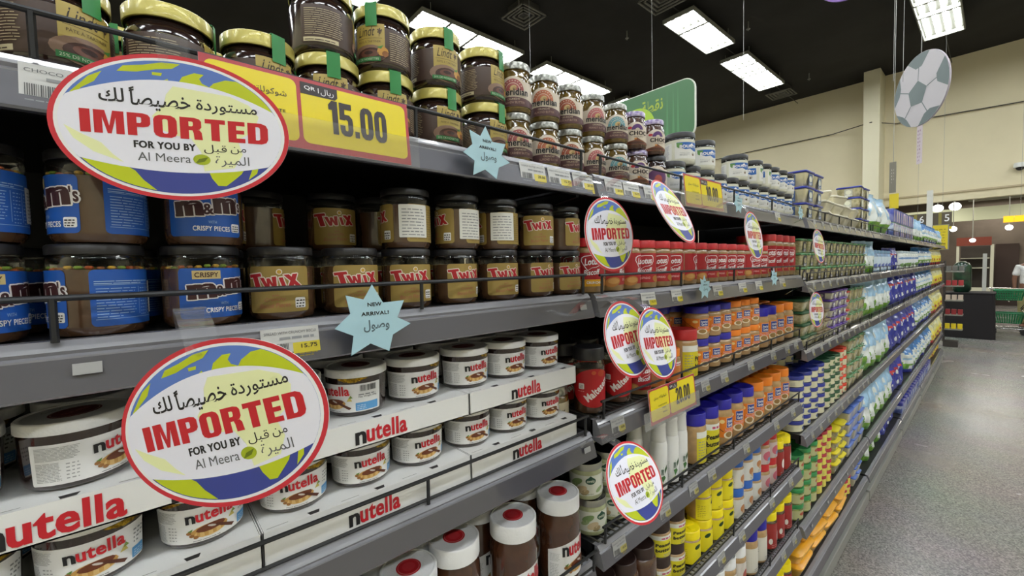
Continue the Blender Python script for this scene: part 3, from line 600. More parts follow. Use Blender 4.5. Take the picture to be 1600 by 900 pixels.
# lobby seen under the back wall
GS = mat('grey_slat', '8f8a80', .7); GD = mat('lobby_dark', '3a3430', .7)
mb = MB(); mb.box(-6, 8, 14.95, 24, 3.45, 3.5, mat('lobby_ceiling', '9a948a', .8)); lob = struct('ceiling', mb)
sl = MB()
sl.box(-6, 8, 15.2, 15.26, 3.38, 3.45, GS); me = sl.mesh('slat', False)
for i in range(16):
    s = link('slat', me, lob); s.location = (0, i * .25, 0)
mb = MB(); mb.box(-6, 8, 19, 19.15, 2.66, 3.05, mat('lobby_beam', 'd8dcbc', .7)); struct('trim_3', mb)
mb = MB(); mb.box(-6, 8, 20.5, 20.6, 0, 3.45, mat('lobby_wall', '6a5f55', .8, var=.1, vscale=2)); struct('wall_lobby', mb)
mb = MB(); mb.box(-.02, .46, 20.42, 20.48, 0, 1.95, mat('dark_brown_door', '31201a', .5)); d = struct('door_1', mb)
mb = MB(); mb.box(.38, .41, 20.38, 20.42, .95, 1.15, LSIL); link('door_handle', mb.mesh('door_handle'), d)

# ================================================================ CEILING LIGHTS
TUBE = bpy.data.materials.new('lit_fluorescent_tube'); TUBE.use_nodes = True
_b = TUBE.node_tree.nodes['Principled BSDF']; _b.inputs['Base Color'].default_value = (0, 0, 0, 1); _b.inputs['Emission Color'].default_value = (.93, .975, 1, 1); _b.inputs['Emission Strength'].default_value = LAMP
REFL = mat('lamp_reflector', '3e3e34', .5, metal=.0); FR = mat('lamp_frame', '8a8a80', .5)
def panel(L):
    mb = MB(); w2 = .3; h = .07
    mb.box(-w2, w2, 0, L, h, h + .01, REFL); mb.box(-w2, -w2 + .02, 0, L, 0, h, FR); mb.box(w2 - .02, w2, 0, L, 0, h, FR); mb.box(-w2, w2, 0, .02, 0, h, FR); mb.box(-w2, w2, L - .02, L, 0, h, FR)
    fr = mb.mesh('frame', False); mb = MB()
    for i in range(4):
        x = -.21 + .14 * i; mb.box(x - .03, x + .03, .045, L - .045, .03, .05, TUBE)
    return fr, mb.mesh('tube', False)
P6, P12 = panel(.6), panel(1.2)
n_l = 0; mb = MB(); mb.box(-.004, .004, -.004, .004, .07, .24, FR); HG = mb.mesh('hanger', False)
for ix, x in enumerate(ROWS_X):
    for iy, y in enumerate(ROWS_Y):
        r = link('ceiling_light', None, None, (x, y - 1.22, CEIL)); n_l += 1
        for (dy, pr_) in ((0, P6), (.61, P6), (1.22, P12)):
            if dy == 0 and x == -3.92 and y == 8.2: continue
            a = link('panel_frame', pr_[0], r); a.location = (0, dy, 0); t = link('tube', pr_[1], a)
        for dx, dy in ((-.25, .2), (.25, .2), (-.25, 2.2), (.25, 2.2)): o = link('hanger', HG, r); o.location = (dx, dy, 0)
        tag(r, 'fluorescent ceiling light, %s row from left, %s from back wall' % (ORD[ix + 1], ORD[6 - iy]), 'ceiling light', 'fluorescent ceiling lights')
# conduit between lights, air diffusers, sprinklers
DG = mat('dark_grey_metal', '3d3c38', .6)
for x in (-3.92, -.79):
    mb = MB(); mb.tube([(x, -6, 6.18), (x, 14.7, 6.18)], .008, DG); o = link('conduit', mb.mesh('conduit')); tag(o, 'thin dark conduit running above the %s lights' % ('left row of' if x < -2 else 'right row of'), 'conduit')
for i, (x, y) in enumerate(((-3.9, 7.0), (-3.95, 13.35), (-5.75, 5.45))):
    r = link('air_diffuser', None, None, (x, y, 6.07)); mb = MB(); g = mat('diffuser_grey', '6e6c64', .6)
    for k in range(4):
        s = .3 - .07 * k; t_ = .025; z = .03 + .01 * k
        mb = MB(); mb.box(-s, s, -s, -s + t_, z, z + .02, g); mb.box(-s, s, s - t_, s, z, z + .02, g); mb.box(-s, -s + t_, -s, s, z, z + .02, g); mb.box(s - t_, s, -s, s, z, z + .02, g)
        link('vane', mb.mesh('vane', False), r)
    mb = MB(); mb.box(-.2, .2, -.2, .2, .08, .23, DG); link('duct_neck', mb.mesh('neck', False), r)
    tag(r, ['square grey air diffuser beside the near end of the middle light row', 'square grey air diffuser near the back wall', 'square grey air diffuser beside the left light row'][i], 'air vent')
for i, (x, y) in enumerate(((-3.3, 9.2), (-3.2, 12.9), (-5.6, 5.2), (-5.0, 7.6))):
    mb = MB(); mb.lathe([(.012, .18), (.012, .05), (.035, .04), (.035, .03), (.01, .02), (.008, 0)], mat('sprinkler_metal', '8c8c86', .4, metal=.5), 12, cap1=True); o = link('sprinkler', mb.mesh('sprinkler'), None, (x, y, 6.1))
    tag(o, 'small ceiling sprinkler head on the black ceiling, %s from the back wall' % ORD[4 - (2, 3, 0, 1)[i]], 'sprinkler', 'sprinklers')

# ================================================================ HANGING SIGNS
DW = mat('steel_wire', '9a9a96', .4, metal=.3)
def wire(pts, parent=None, r=.002): mb = MB(); mb.tube(pts, r, DW, 6); return link('wire', mb.mesh('wire'), parent)
r = link('hanging_sign', None, None, (0, 5.0, 0)); mb = MB(); G = mat('green_sign_face', '4c7a52', .45)
mb.prism(rrect(-5.75, 3.05, -2.366, 3.77, .14, 6), 'y', 0, .02, mat('sign_edge', 'd8dcd0', .5)); link('sign_board', mb.mesh('sign_board', False), r)
mb = MB(); P = Print(); P.poly([(x * 1000, z * 1000) for x, z in rrect(-5.74, 3.06, -2.38, 3.76, .13, 6)], G, 0)
P.poly(ell(-3160, 3330, 270, 270, 32), ink('a4c83c'), 1); P.text(arabic('نقطة'), -3080, -2780, 3500, 3660, ink('a4b844'), 2, bold=.02); P.text('POINT', -3000, -2700, 3090, 3150, ink('a4b844'), 2, bold=.02)
for x in (-2720, -2640, -2580): P.poly([(x - 20, 3080), (x + 15, 3080), (x - 5, 3720)], ink('578e60'), 1)
P.onto(mb, lambda u, v, o: (u, -o * 4 - .001, v)); link('sign_print', mb.mesh('sign_print', False), r)
wire([(-2.93, .01, 3.77), (-2.93, .01, 6.3)], r); wire([(-5.15, .01, 3.77), (-5.15, .01, 6.3)], r)
tag(r, 'green hanging sign with rounded corners and yellow-green lettering', 'sign')
# football disc
r = link('hanging_disc', None, None, (-.453, 5.026, 2.977)); r.rotation_euler = (0, 0, -.898); RR = 300
mb = MB(); mb.prism([(x / 1000, y / 1000) for x, y in ell(0, 0, RR, RR, 64)], 'y', 0, .012, mat('disc_edge', 'b0a8b4', .5)); link('disc_board', mb.mesh('disc_board', False), r)
P = Print(); P.ell(0, 0, RR, RR, ink('c4c0c4'), 0, n=64); gb = ink('6f7b7c')
ctr = (-30, -25); pent = [(ctr[0] + 108 * math.cos(R(72 * k + 72 + 14)), ctr[1] + 108 * math.sin(R(72 * k + 72 + 14))) for k in range(5)]
P.poly(pent, gb, 1)
for k in range(5):
    a = R(72 * k + 86); p0 = pent[k]; p1 = (ctr[0] + 212 * math.cos(a), ctr[1] + 212 * math.sin(a)); nx, ny = -math.sin(a) * 4, math.cos(a) * 4
    P.poly([(p0[0] + nx, p0[1] + ny), (p0[0] - nx, p0[1] - ny), (p1[0] - nx, p1[1] - ny), (p1[0] + nx, p1[1] + ny)], gb, 1)
    am = math.degrees(math.atan2(p1[1], p1[0])); e0 = [(299 * math.cos(R(am + d)), 299 * math.sin(R(am + d))) for d in (-24, -12, 0, 12, 24)]
    P.poly(e0 + [(p1[0] * .98 + 34 * math.cos(R(am + 80)), p1[1] * .98 + 34 * math.sin(R(am + 80))), (p1[0], p1[1]), (p1[0] * .98 + 34 * math.cos(R(am - 80)), p1[1] * .98 + 34 * math.sin(R(am - 80)))], gb, 1)
mb = MB(); P.onto(mb, lambda u, v, o: (u, -o * 4 - .001, v)); link('disc_print', mb.mesh('disc_print', False), r)
wire([(.0, .006, .3), (.0, .006, 3.32)], r)
mb = MB(); mb.box(-.03, .03, .003, .006, -.62, -.3, mat('paper_strip', 'd0c4c8', .6)); P = Print(); P.lines(-18, 18, -600, -320, 9, ink('a08090'), 1, fill=.5); P.onto(mb, lambda u, v, o: (u, .003 - o * 2 - .0005, v)); link('paper_strip', mb.mesh('strip', False), r)
tag(r, 'round hanging football cut-out sign in grey and white', 'sign')
r = link('hanging_disc', None, None, (-1.02, 5.5, 4.48)); mb = MB(); mb.prism(ell(0, 0, .3, .3, 48), 'y', 0, .012, mat('purple_disc', '8a68b8', .5)); link('disc_board', mb.mesh('disc', False), r); wire([(0, .006, .3), (0, .006, 2.0)], r)
tag(r, 'purple round hanging disc at the upper edge of the view', 'sign')
# loose hanging wires and the cable along the back wall
for i, (x, y) in enumerate(((-1.84, 5.0), (-.62, 5.0), (-.57, 5.1))):
    mb = MB(); mb.tube([(x, y, 3.1 if i else 3.1), (x, y, 6.3)], .002, DW, 6); tag(link('hanging_wire', mb.mesh('hanging_wire')), ['single steel wire hanging in front of the back wall', 'steel wire left of the football disc, further left', 'steel wire left of the football disc, nearer to it'][i], 'wire')
mb = MB(); mb.tube([(-8, 14.7, 5.0), (-5.1, 14.7, 5.06), (-3.1, 14.7, 5.07), (-2.14, 13.98, 5.0), (-1.76, 14.7, 5.01), (.33, 14.7, 4.93), (4, 14.7, 5.0)], .012, mat('dark_cable', '3a3430', .6), 6); tag(link('cable', mb.mesh('cable')), 'dark cable strung across the cream back wall', 'cable')
r = link('security_camera', None, None, (.305, 14.75, 3.5)); mb = MB(); mb.lathe([(.09, .1), (.1, .06), (.1, .0)], mat('camera_white', 'd8d8d4', .4), 20, cap0=True, cap1=True); link('housing', mb.mesh('housing'), r); mb = MB(); mb.ball((0, -.0, 0), .07, .07, .07, BLACK, 16, 8); link('lens_dome', mb.mesh('dome'), r)
r.location = (.305, 14.64, 3.5); tag(r, 'small white dome security camera on the cream wall', 'camera')
# aisle signs at the far end
SB = mat('aisle_sign_brown', '5a5244', .6); YS = mat('sign_yellow', 'd8c428', .5)
for x0, x1, t, lb in ((-.75, -.515, '5', 'dark aisle number sign five with a yellow strip beneath'), (-1.06, -.83, '6', 'dark aisle number sign six, partly behind the white post')):
    r = link('aisle_sign', None, None, (0, 10.5, 0)); mb = MB(); mb.box(x0, x1, 0, .02, 2.1, 2.34, SB); link('sign_board', mb.mesh('b', False), r)
    mb = MB(); P = Print(); P.text(t, x1 * 1000 - 90, x1 * 1000 - 30, 2180, 2300, WHITE, 1, bold=.01); P.rect(x0 * 1000 + 70, 2130, x0 * 1000 + 110, 2330, ink('8c8440'), 1); P.onto(mb, lambda u, v, o: (u, -o * 4 - .001, v)); link('sign_print', mb.mesh('p', False), r)
    mb = MB(); mb.box(x0, x1, -.002, .02, 2.04, 2.09, YS); link('yellow_strip', mb.mesh('s', False), r); wire([((x0 + x1) / 2, .01, 2.34), ((x0 + x1) / 2, .01, 6.3)], r); tag(r, lb, 'sign')
mb = MB(); mb.box(-.815, -.74, 10.3, 10.37, 0, 2.72, mat('white_post', 'd4d4cc', .5)); tag(link('post', mb.mesh('post', False)), 'white square post at the far end of the shelving', 'post')
r = link('banner', None, None, (0, 9, 0)); mb = MB(); mb.box(-1.145, -1.065, 0, .02, 2.6, 3.08, mat('grey_banner', '7c786c', .6)); link('banner_panel', mb.mesh('b', False), r)
mb = MB(); P = Print(); P.lines(-1120, -1090, 2750, 2990, 5, ink('c8c4b8'), 1, fill=.5); P.onto(mb, lambda u, v, o: (u, -o * 4 - .001, v)); link('banner_print', mb.mesh('p', False), r); mb = MB(); mb.box(-1.14, -1.03, 0, .02, 2.35, 2.58, YS); link('yellow_flag', mb.mesh('f', False), r); wire([(-1.1, .01, 3.08), (-1.1, .01, 6.3)], r, .004)
tag(r, 'narrow grey vertical banner with a yellow flag below', 'banner')
r = link('poster', None, None, (0, 9.6, 0)); mb = MB(); mb.box(-.69, -.5, 0, .015, 1.68, 2.08, FR); link('poster_frame', mb.mesh('b', False), r)
mb = MB(); P = Print(); P.rect(-682, 1690, -512, 2070, YS, 0); P.lines(-665, -530, 1730, 2040, 7, ink('a8981c'), 1, fill=.3); P.onto(mb, lambda u, v, o: (u, -o * 4 - .001, v)); link('poster_print', mb.mesh('p', False), r); mb = MB(); mb.box(-.62, -.6, .0, .02, 0, 1.68, FR); link('stem', mb.mesh('s', False), r)
tag(r, 'yellow framed poster above the far end of the shelving', 'poster')
GLOW = bpy.data.materials.new('lit_globe'); GLOW.use_nodes = True; _b = GLOW.node_tree.nodes['Principled BSDF']; _b.inputs['Emission Color'].default_value = (1, 1, .97, 1); _b.inputs['Emission Strength'].default_value = 6
for i, (x, y, z, rx, rz, lb) in enumerate(((-1.12, 17, 2.95, .12, .1, 'left of two white globe lamps above the aisle signs'), (-.78, 17, 2.96, .12, .11, 'right of two white globe lamps above the aisle signs'), (-.78, 16.5, 2.32, .07, .07, 'small lit spotlight left of the red-brown kiosk header'), (.2, 17, 2.3, .07, .07, 'small lit spotlight right of the kiosk, under the yellow lamp'), (-.43, 16.8, 2.0, .06, .05, 'small lit spotlight over the kiosk front'))):
    r = link('lobby_lamp', None, None, (x, y, z)); mb = MB(); mb.ball((0, 0, 0), rx, rx, rz, GLOW, 16, 10); link('globe', mb.mesh('globe'), r); mb = MB(); mb.tube([(0, 0, rz * .9), (0, 0, 3.4 - z)], .01, FR); link('stem', mb.mesh('stem'), r); tag(r, lb, 'lamp', 'lobby lamps')
r = link('pendant_lamp', None, None, (.19, 12, 2.23)); YG = mat('yellow_pendant', 'f0b818', .4, emit=.9)
for k in range(3): mb = MB(); mb.box(-.12 + k * .13, .005 + k * .13, -.06, .06, -.055, .055, YG); link('shade_segment', mb.mesh('seg', False), r)
wire([(.08, 0, .055), (.08, 0, 4.0)], r); tag(r, 'long yellow hanging lamp box at the right edge', 'lamp')
LD = bpy.data.lights.new('lobby_fill_lamp', 'AREA'); LD.shape = 'RECTANGLE'; LD.size = 1.2; LD.size_y = .3; LD.energy = 32; LD.color = (1, .95, .85)  # fill lamps and their housings, added to brighten the lobby
for i, (x, y) in enumerate(((-2.5, 16.2), (0, 16.2), (2.5, 16.2), (-1.5, 18), (1.5, 18), (0, 19.8))):
    r = link('lobby_fill_light', None, None, (x, y, 3.31)); mb = MB(); mb.box(-.62, .62, -.17, .17, .0, .05, FR); link('housing', mb.mesh('housing', False), r); o = link('light', LD, r); o.location = (0, 0, -.01); tag(r, 'added fill light under the lobby ceiling beyond the back wall, ' + ('first from left, nearer row', 'middle of the nearer row', 'last of the nearer row', 'left of the farther pair', 'right of the farther pair', 'farthest one')[i], 'ceiling light', 'added lobby fill lights')
# kiosk with glass front, red-brown header
r = link('kiosk', None, None, (0, 19, 0)); CR = mat('kiosk_cream', 'c8c8b4', .6); RB = mat('kiosk_header', '7c3422', .5)
for n_, b_, m_ in (('post', (-.82, -.76, 0, .1, 0, 1.92), CR), ('post', (-.12, -.05, 0, .1, 0, 1.92), CR), ('header', (-.82, -.1, -.02, .1, 1.9, 2.15), RB), ('counter', (-.76, -.12, 0, .3, .0, .62), CR), ('back_panel', (-.76, -.12, .9, .95, .0, 1.9), GD), ('shelf', (-.74, -.14, .3, .85, 1.5, 1.53), CR), ('shelf', (-.74, -.14, .3, .85, 1.2, 1.23), CR), ('glass_pane', (-.76, -.12, .05, .056, .62, 1.85), GL)):
    mb = MB(); mb.box(*b_, m_); link(n_, mb.mesh(n_, False), r)
tag(r, 'glass-fronted kiosk with a red-brown header beyond the checkout', 'kiosk')
r = link('dark_table', None, None, (-.33, 12.2, 0)); BT = mat('black_tablecloth', '120d10', .8, bump=.5, bscale=8)
mb = MB(); mb.rbox(.66, .7, 0, .85, BT, c=.05, t=-.02); link('table_cover', mb.mesh('c'), r); mb = MB(); mb.rbox(.68, .72, .85, .87, BT, c=.05); link('table_top', mb.mesh('t'), r); tag(r, 'table draped in black cloth at the end of the aisle', 'table')
mb = MB(); GB = mat('dark_green_film', '14402a', .3, coat=.5, c2='0a2418', vscale=9); mb.lathe([(.1, 0), (.13, .05), (.135, .3), (.13, .5), (.1, .56), (.04, .6)], GB, 18, cap0=True, cap1=True)
o = link('green_bundle', mb.mesh('bundle'), None, (-.44, 12.15, .872)); tag(o, 'tall dark green wrapped bundle standing on the black table', 'bundle')
# small display stand at the shelf end
r = link('display_stand', None, None, (-.5, 10.6, 0)); mb = MB(); mb.box(-.09, .09, -.1, .1, 0, .1, GD); link('base', mb.mesh('b', False), r)
for z in (.3, .55, .8, 1.05, 1.3): mb = MB(); mb.box(-.1, .14, -.12, .12, z, z + .02, FR); link('shelf', mb.mesh('s', False), r)
mb = MB(); mb.box(-.1, -.08, -.12, .12, .1, 1.5, GD); link('back_panel', mb.mesh('bp', False), r); tag(r, 'narrow grey display stand of small packs beside the shelf end', 'display stand')
q = random.Random(5)
for k, z in enumerate((.32, .57, .82, 1.07, 1.32)):
    for j in range(3):
        mb = MB(); c = mat('pack_' + ['d8c020', '8a2c30', 'c8b8a8', 'a8383c', '70706c'][k], ['d8c020', '8a2c30', 'c8b8a8', 'a8383c', '70706c'][k], .4); mb.rbox(.06, .05, 0, .09, c, c=.006); o = link('small_pack', mb.mesh('pack'), None, (-.54 + .075 * j, 10.52, z + .001))
        tag(o, '%s small pack, %s shelf up of the end display stand, %s from left' % (['yellow', 'dark red', 'beige', 'red', 'grey'][k], ORD[k + 1], ORD[j + 1]), 'pack', 'small packs on the display stand')
# basket trolley
def basket(z, parent):
    g = mat('green_basket', '1c7a4c', .4, coat=.2); mb = MB()
    def ringp(wx, wy, zz): return [(-wx, -wy, zz), (wx, -wy, zz), (wx, wy, zz), (-wx, wy, zz), (-wx, -wy, zz)]
    mb.tube(ringp(.2, .15, z + .2), .014, g, 6); mb.tube(ringp(.19, .14, z + .17), .006, g, 6); mb.box(-.16, .16, -.11, .11, z, z + .008, g)
    for i in range(12):
        t = -1 + 2 * i / 11
        for s in (-1, 1): mb.tube([(t * .16, s * .11, z), (t * .2, s * .15, z + .2)], .007, g, 4)
    for i in range(8):
        t = -1 + 2 * i / 7
        for s in (-1, 1): mb.tube([(s * .16, t * .11, z), (s * .2, t * .15, z + .2)], .007, g, 4)
    for zz, k in ((.05, .3), (.1, .55), (.15, .78)): mb.tube(ringp(.16 + .04 * k, .11 + .04 * k, z + zz), .006, g, 4)
    return mb.mesh('basket')
CRM = mat('chrome', 'c0c0bc', .2, metal=.9); r = link('basket_trolley', None, None, (.18, 13.0, 0))
mb = MB()
for s in (-.17, .17): mb.tube([(-.24, s, .12), (.24, s, .12), (.3, s, .3), (.16, s, .5), (.3, s, .78), (.42, s, .98)], .011, CRM)
mb.tube([(-.24, -.17, .12), (-.24, .17, .12)], .011, CRM); mb.tube([(.0, -.17, .66), (.0, .17, .66)], .01, CRM); mb.tube([(-.2, -.17, .2), (-.24, -.17, .12)], .01, CRM); link('frame', mb.mesh('frame'), r)
mb = MB(); mb.tube([(.42, -.17, .98), (.42, .17, .98)], .018, BLACK); link('handle', mb.mesh('handle'), r)
for x, y in ((-.2, -.16), (-.2, .16), (.2, -.16), (.2, .16)):
    mb = MB(); mb.prism(ell(0, .05, .05, .05, 16), 'y', -.015, .015, BLACK); o = link('wheel', mb.mesh('wheel'), r); o.location = (x, y, .0)
tag(r, 'chrome trolley frame carrying two green baskets', 'trolley')
for z, lb in ((.68, 'upper green plastic basket on the chrome trolley'), (.22, 'lower green plastic basket on the chrome trolley')):
    o = link('shopping_basket', basket(0, None), None, (.18, 13.0, z)); tag(o, lb, 'basket', 'green trolley baskets')
mb = MB(); mb.box(-.19, -.13, 13.4, 13.46, 0, 1.62, mat('grey_post', 'b4b4ae', .4)); tag(link('post', mb.mesh('post', False)), 'slim grey upright post beside the green baskets', 'post')
r = link('checkout_rail', None, None, (.45, 13.6, 0)); mb = MB(); mb.tube([(-.55, 0, .88), (1.5, 0, .84)], .02, CRM); link('rail', mb.mesh('rail'), r)
for x in (-.5, .6, 1.4): mb = MB(); mb.tube([(x, 0, 0), (x, 0, .87)], .02, CRM); link('post', mb.mesh('p'), r)
tag(r, 'low chrome barrier rail behind the baskets', 'barrier')

# ---------------------------------------------------------------- person at the right edge
def skin_mesh(name, verts, edges, radii, m, sub=2):
    me = bpy.data.meshes.new(name); me.from_pydata(verts, edges, []); o = bpy.data.objects.new(name, me); COL.objects.link(o)
    mod = o.modifiers.new('s', 'SKIN'); sv = me.skin_vertices[0].data
    for i, rr in enumerate(radii): sv[i].radius = (rr, rr) if not isinstance(rr, tuple) else rr; sv[i].use_root = i == 0
    sd = o.modifiers.new('d', 'SUBSURF'); sd.levels = sub; sd.render_levels = sub
    bpy.context.view_layer.update(); ev = o.evaluated_get(bpy.context.evaluated_depsgraph_get()); nm = bpy.data.meshes.new_from_object(ev); bpy.data.objects.remove(o); nm.name = name
    nm.materials.clear(); nm.materials.append(m); nm.polygons.foreach_set('use_smooth', [True] * len(nm.polygons)); return nm
SK = mat('skin', '7a5440', .5); SHIRT = mat('white_shirt', 'dcdcda', .7, bump=.4, bscale=20); KH = mat('khaki_cloth', '8c8458', .8, bump=.4, bscale=20); HAIR = mat('black_hair', '14100e', .6)
px, py = .475, 14.0
person = link('person', None, None, (px, py, 0)); person.rotation_euler = (0, 0, R(12)); person.scale = (.93, .93, .93)
V = [(0, 0, .95), (0, 0, 1.12), (0, -.01, 1.30), (0, 0, 1.46), (0, -.01, 1.53), (0, -.03, 1.60), (0, -.03, 1.68), (0, -.03, 1.73),
     (-.09, 0, .90), (-.10, -.01, .50), (-.10, .02, .09), (-.10, -.13, .045), (.09, 0, .90), (.10, -.01, .50), (.10, .02, .09), (.10, -.13, .045),
     (-.17, 0, 1.42), (-.235, .01, 1.16), (-.24, -.05, .92), (.17, 0, 1.42), (.235, .01, 1.16), (.24, -.05, .92)]
E_ = [(0, 1), (1, 2), (2, 3), (3, 4), (4, 5), (5, 6), (6, 7), (0, 8), (8, 9), (9, 10), (10, 11), (0, 12), (12, 13), (13, 14), (14, 15), (3, 16), (16, 17), (17, 18), (3, 19), (19, 20), (20, 21)]
RD = [(.15, .11), (.14, .1), (.16, .11), (.1, .08), .055, .085, .1, .07, .095, .06, .04, .035, .095, .06, .04, .035, .06, .042, .028, .06, .042, .028]
link('body', skin_mesh('body', V, E_, RD, SK), person)
link('shirt', skin_mesh('shirt', [(0, 0, .97), (0, 0, 1.12), (0, -.01, 1.30), (0, 0, 1.44), (-.17, 0, 1.42), (-.225, .01, 1.2), (.17, 0, 1.42), (.225, .01, 1.2)], [(0, 1), (1, 2), (2, 3), (3, 4), (4, 5), (3, 6), (6, 7)], [(.185, .14), (.165, .125), (.18, .13), (.115, .1), .078, .066, .078, .066], SHIRT), person)
link('trousers', skin_mesh('trousers', [(0, 0, .97), (-.09, 0, .88), (-.10, -.01, .50), (-.10, .02, .12), (.09, 0, .88), (.10, -.01, .50), (.10, .02, .12)], [(0, 1), (1, 2), (2, 3), (0, 4), (4, 5), (5, 6)], [(.175, .13), .115, .085, .075, .115, .085, .075], KH), person)
mb = MB(); mb.ball((0, -.01, 1.715), .088, .1, .085, HAIR, 16, 10); link('hair', mb.mesh('hair'), person)
for s in (-1, 1):
    mb = MB(); mb.rbox(.085, .25, 0, .08, BLACK, c=.03, cx=.10 * s, cy=-.06); link('shoe', mb.mesh('shoe'), person)
    hv = [(0, 0, 0), (0, -.01, -.06)]; he = [(0, 1)]; hr = [.024, .03]
    for k in range(4):
        b_ = len(hv); x = -.024 + .016 * k; ln = (.062, .074, .07, .055)[k]; hv += [(x, -.015, -.085), (x * 1.1, -.025, -.085 - ln * .5), (x * 1.1, -.045, -.085 - ln)]; he += [(1, b_), (b_, b_ + 1), (b_ + 1, b_ + 2)]; hr += [.009, .0085, .0075]
    b_ = len(hv); hv += [(.032 * -s, -.03, -.05), (.04 * -s, -.045, -.085)]; he += [(0, b_), (b_, b_ + 1)]; hr += [.01, .009]
    o = link('hand', skin_mesh('hand', hv, he, hr, SK, 1), person); o.location = (.24 * s, -.05, .92)
mb = MB()
for s in (-1, 1): mb.ball((.033 * s, -.115, 1.665), .012, .008, .009, ink('e8e4dc'), 10, 6); mb.ball((.033 * s, -.122, 1.665), .006, .004, .006, BLACK, 8, 5)
mb.ball((0, -.13, 1.64), .014, .02, .024, SK, 10, 6); mb.ball((0, -.118, 1.605), .026, .008, .007, ink('6a3a34'), 10, 6)
for s in (-1, 1): mb.ball((.092 * s, -.02, 1.65), .012, .022, .03, SK, 8, 6)
link('face', mb.mesh('face'), person)
tag(person, 'person in a white short-sleeved shirt and khaki trousers standing by the checkout', 'person')

# ================================================================ GONDOLA SHELVING
RAIL = mat('grey_price_rail', '504f57', .28, coat=.6, spec=.6); LIP = mat('rail_lip', '85858c', .25, coat=.5); BRD = mat('black_shelf_board', '17171a', .5, bump=.1); BACK = mat('back_panel_black', '0e0e10', .7)
WR = mat('dark_fence_wire', '2b2c2f', .4, metal=.3); CLR = GL
BAYS = [(-.76, .645, {1: 1.728, 2: 1.497, 3: 1.225, 4: .965, 5: .71, 6: .46}, 'first shelving bay, nearest, holding wide white-lidded tubs'),
        (.663, 1.985, {1: 1.728, 2: 1.495, 3: 1.243, 4: .985, 5: .715, 6: .46}, 'second shelving bay holding peanut butter and red-lidded jars'),
        (2.045, 3.405, {1: 1.728, 2: 1.465, 3: 1.180, 4: .820, 5: .425}, 'third shelving bay holding lidded tubs and green containers'),
        (3.435, 4.86, {1: 1.728, 2: 1.465, 3: 1.175, 4: .815, 5: .42}, 'fourth shelving bay holding light blue and green bags'),
        (4.89, 6.25, {1: 1.728, 2: 1.465, 3: 1.175, 4: .815, 5: .42}, 'fifth shelving bay holding dark blue bags'),
        (6.28, 7.65, {1: 1.728, 2: 1.465, 3: 1.175, 4: .815, 5: .42}, 'sixth shelving bay holding white and blue packs'),
        (7.68, 9.1, {1: 1.728, 2: 1.465, 3: 1.175, 4: .815, 5: .42}, 'last shelving bay, farthest, holding yellow bags')]
BASEZ = .17
def rail_prof(z): return [(-.530, z + .001), (-.530, z - .040), (-.512, z - .043), (-.503, z - .045), (-.501, z - .043), (-.5055, z - .028), (-.5095, z - .014), (-.5095, z - .0125), (-.513, z - .0105), (-.5115, z - .0075), (-.514, z - .004), (-.518, z + .001)]
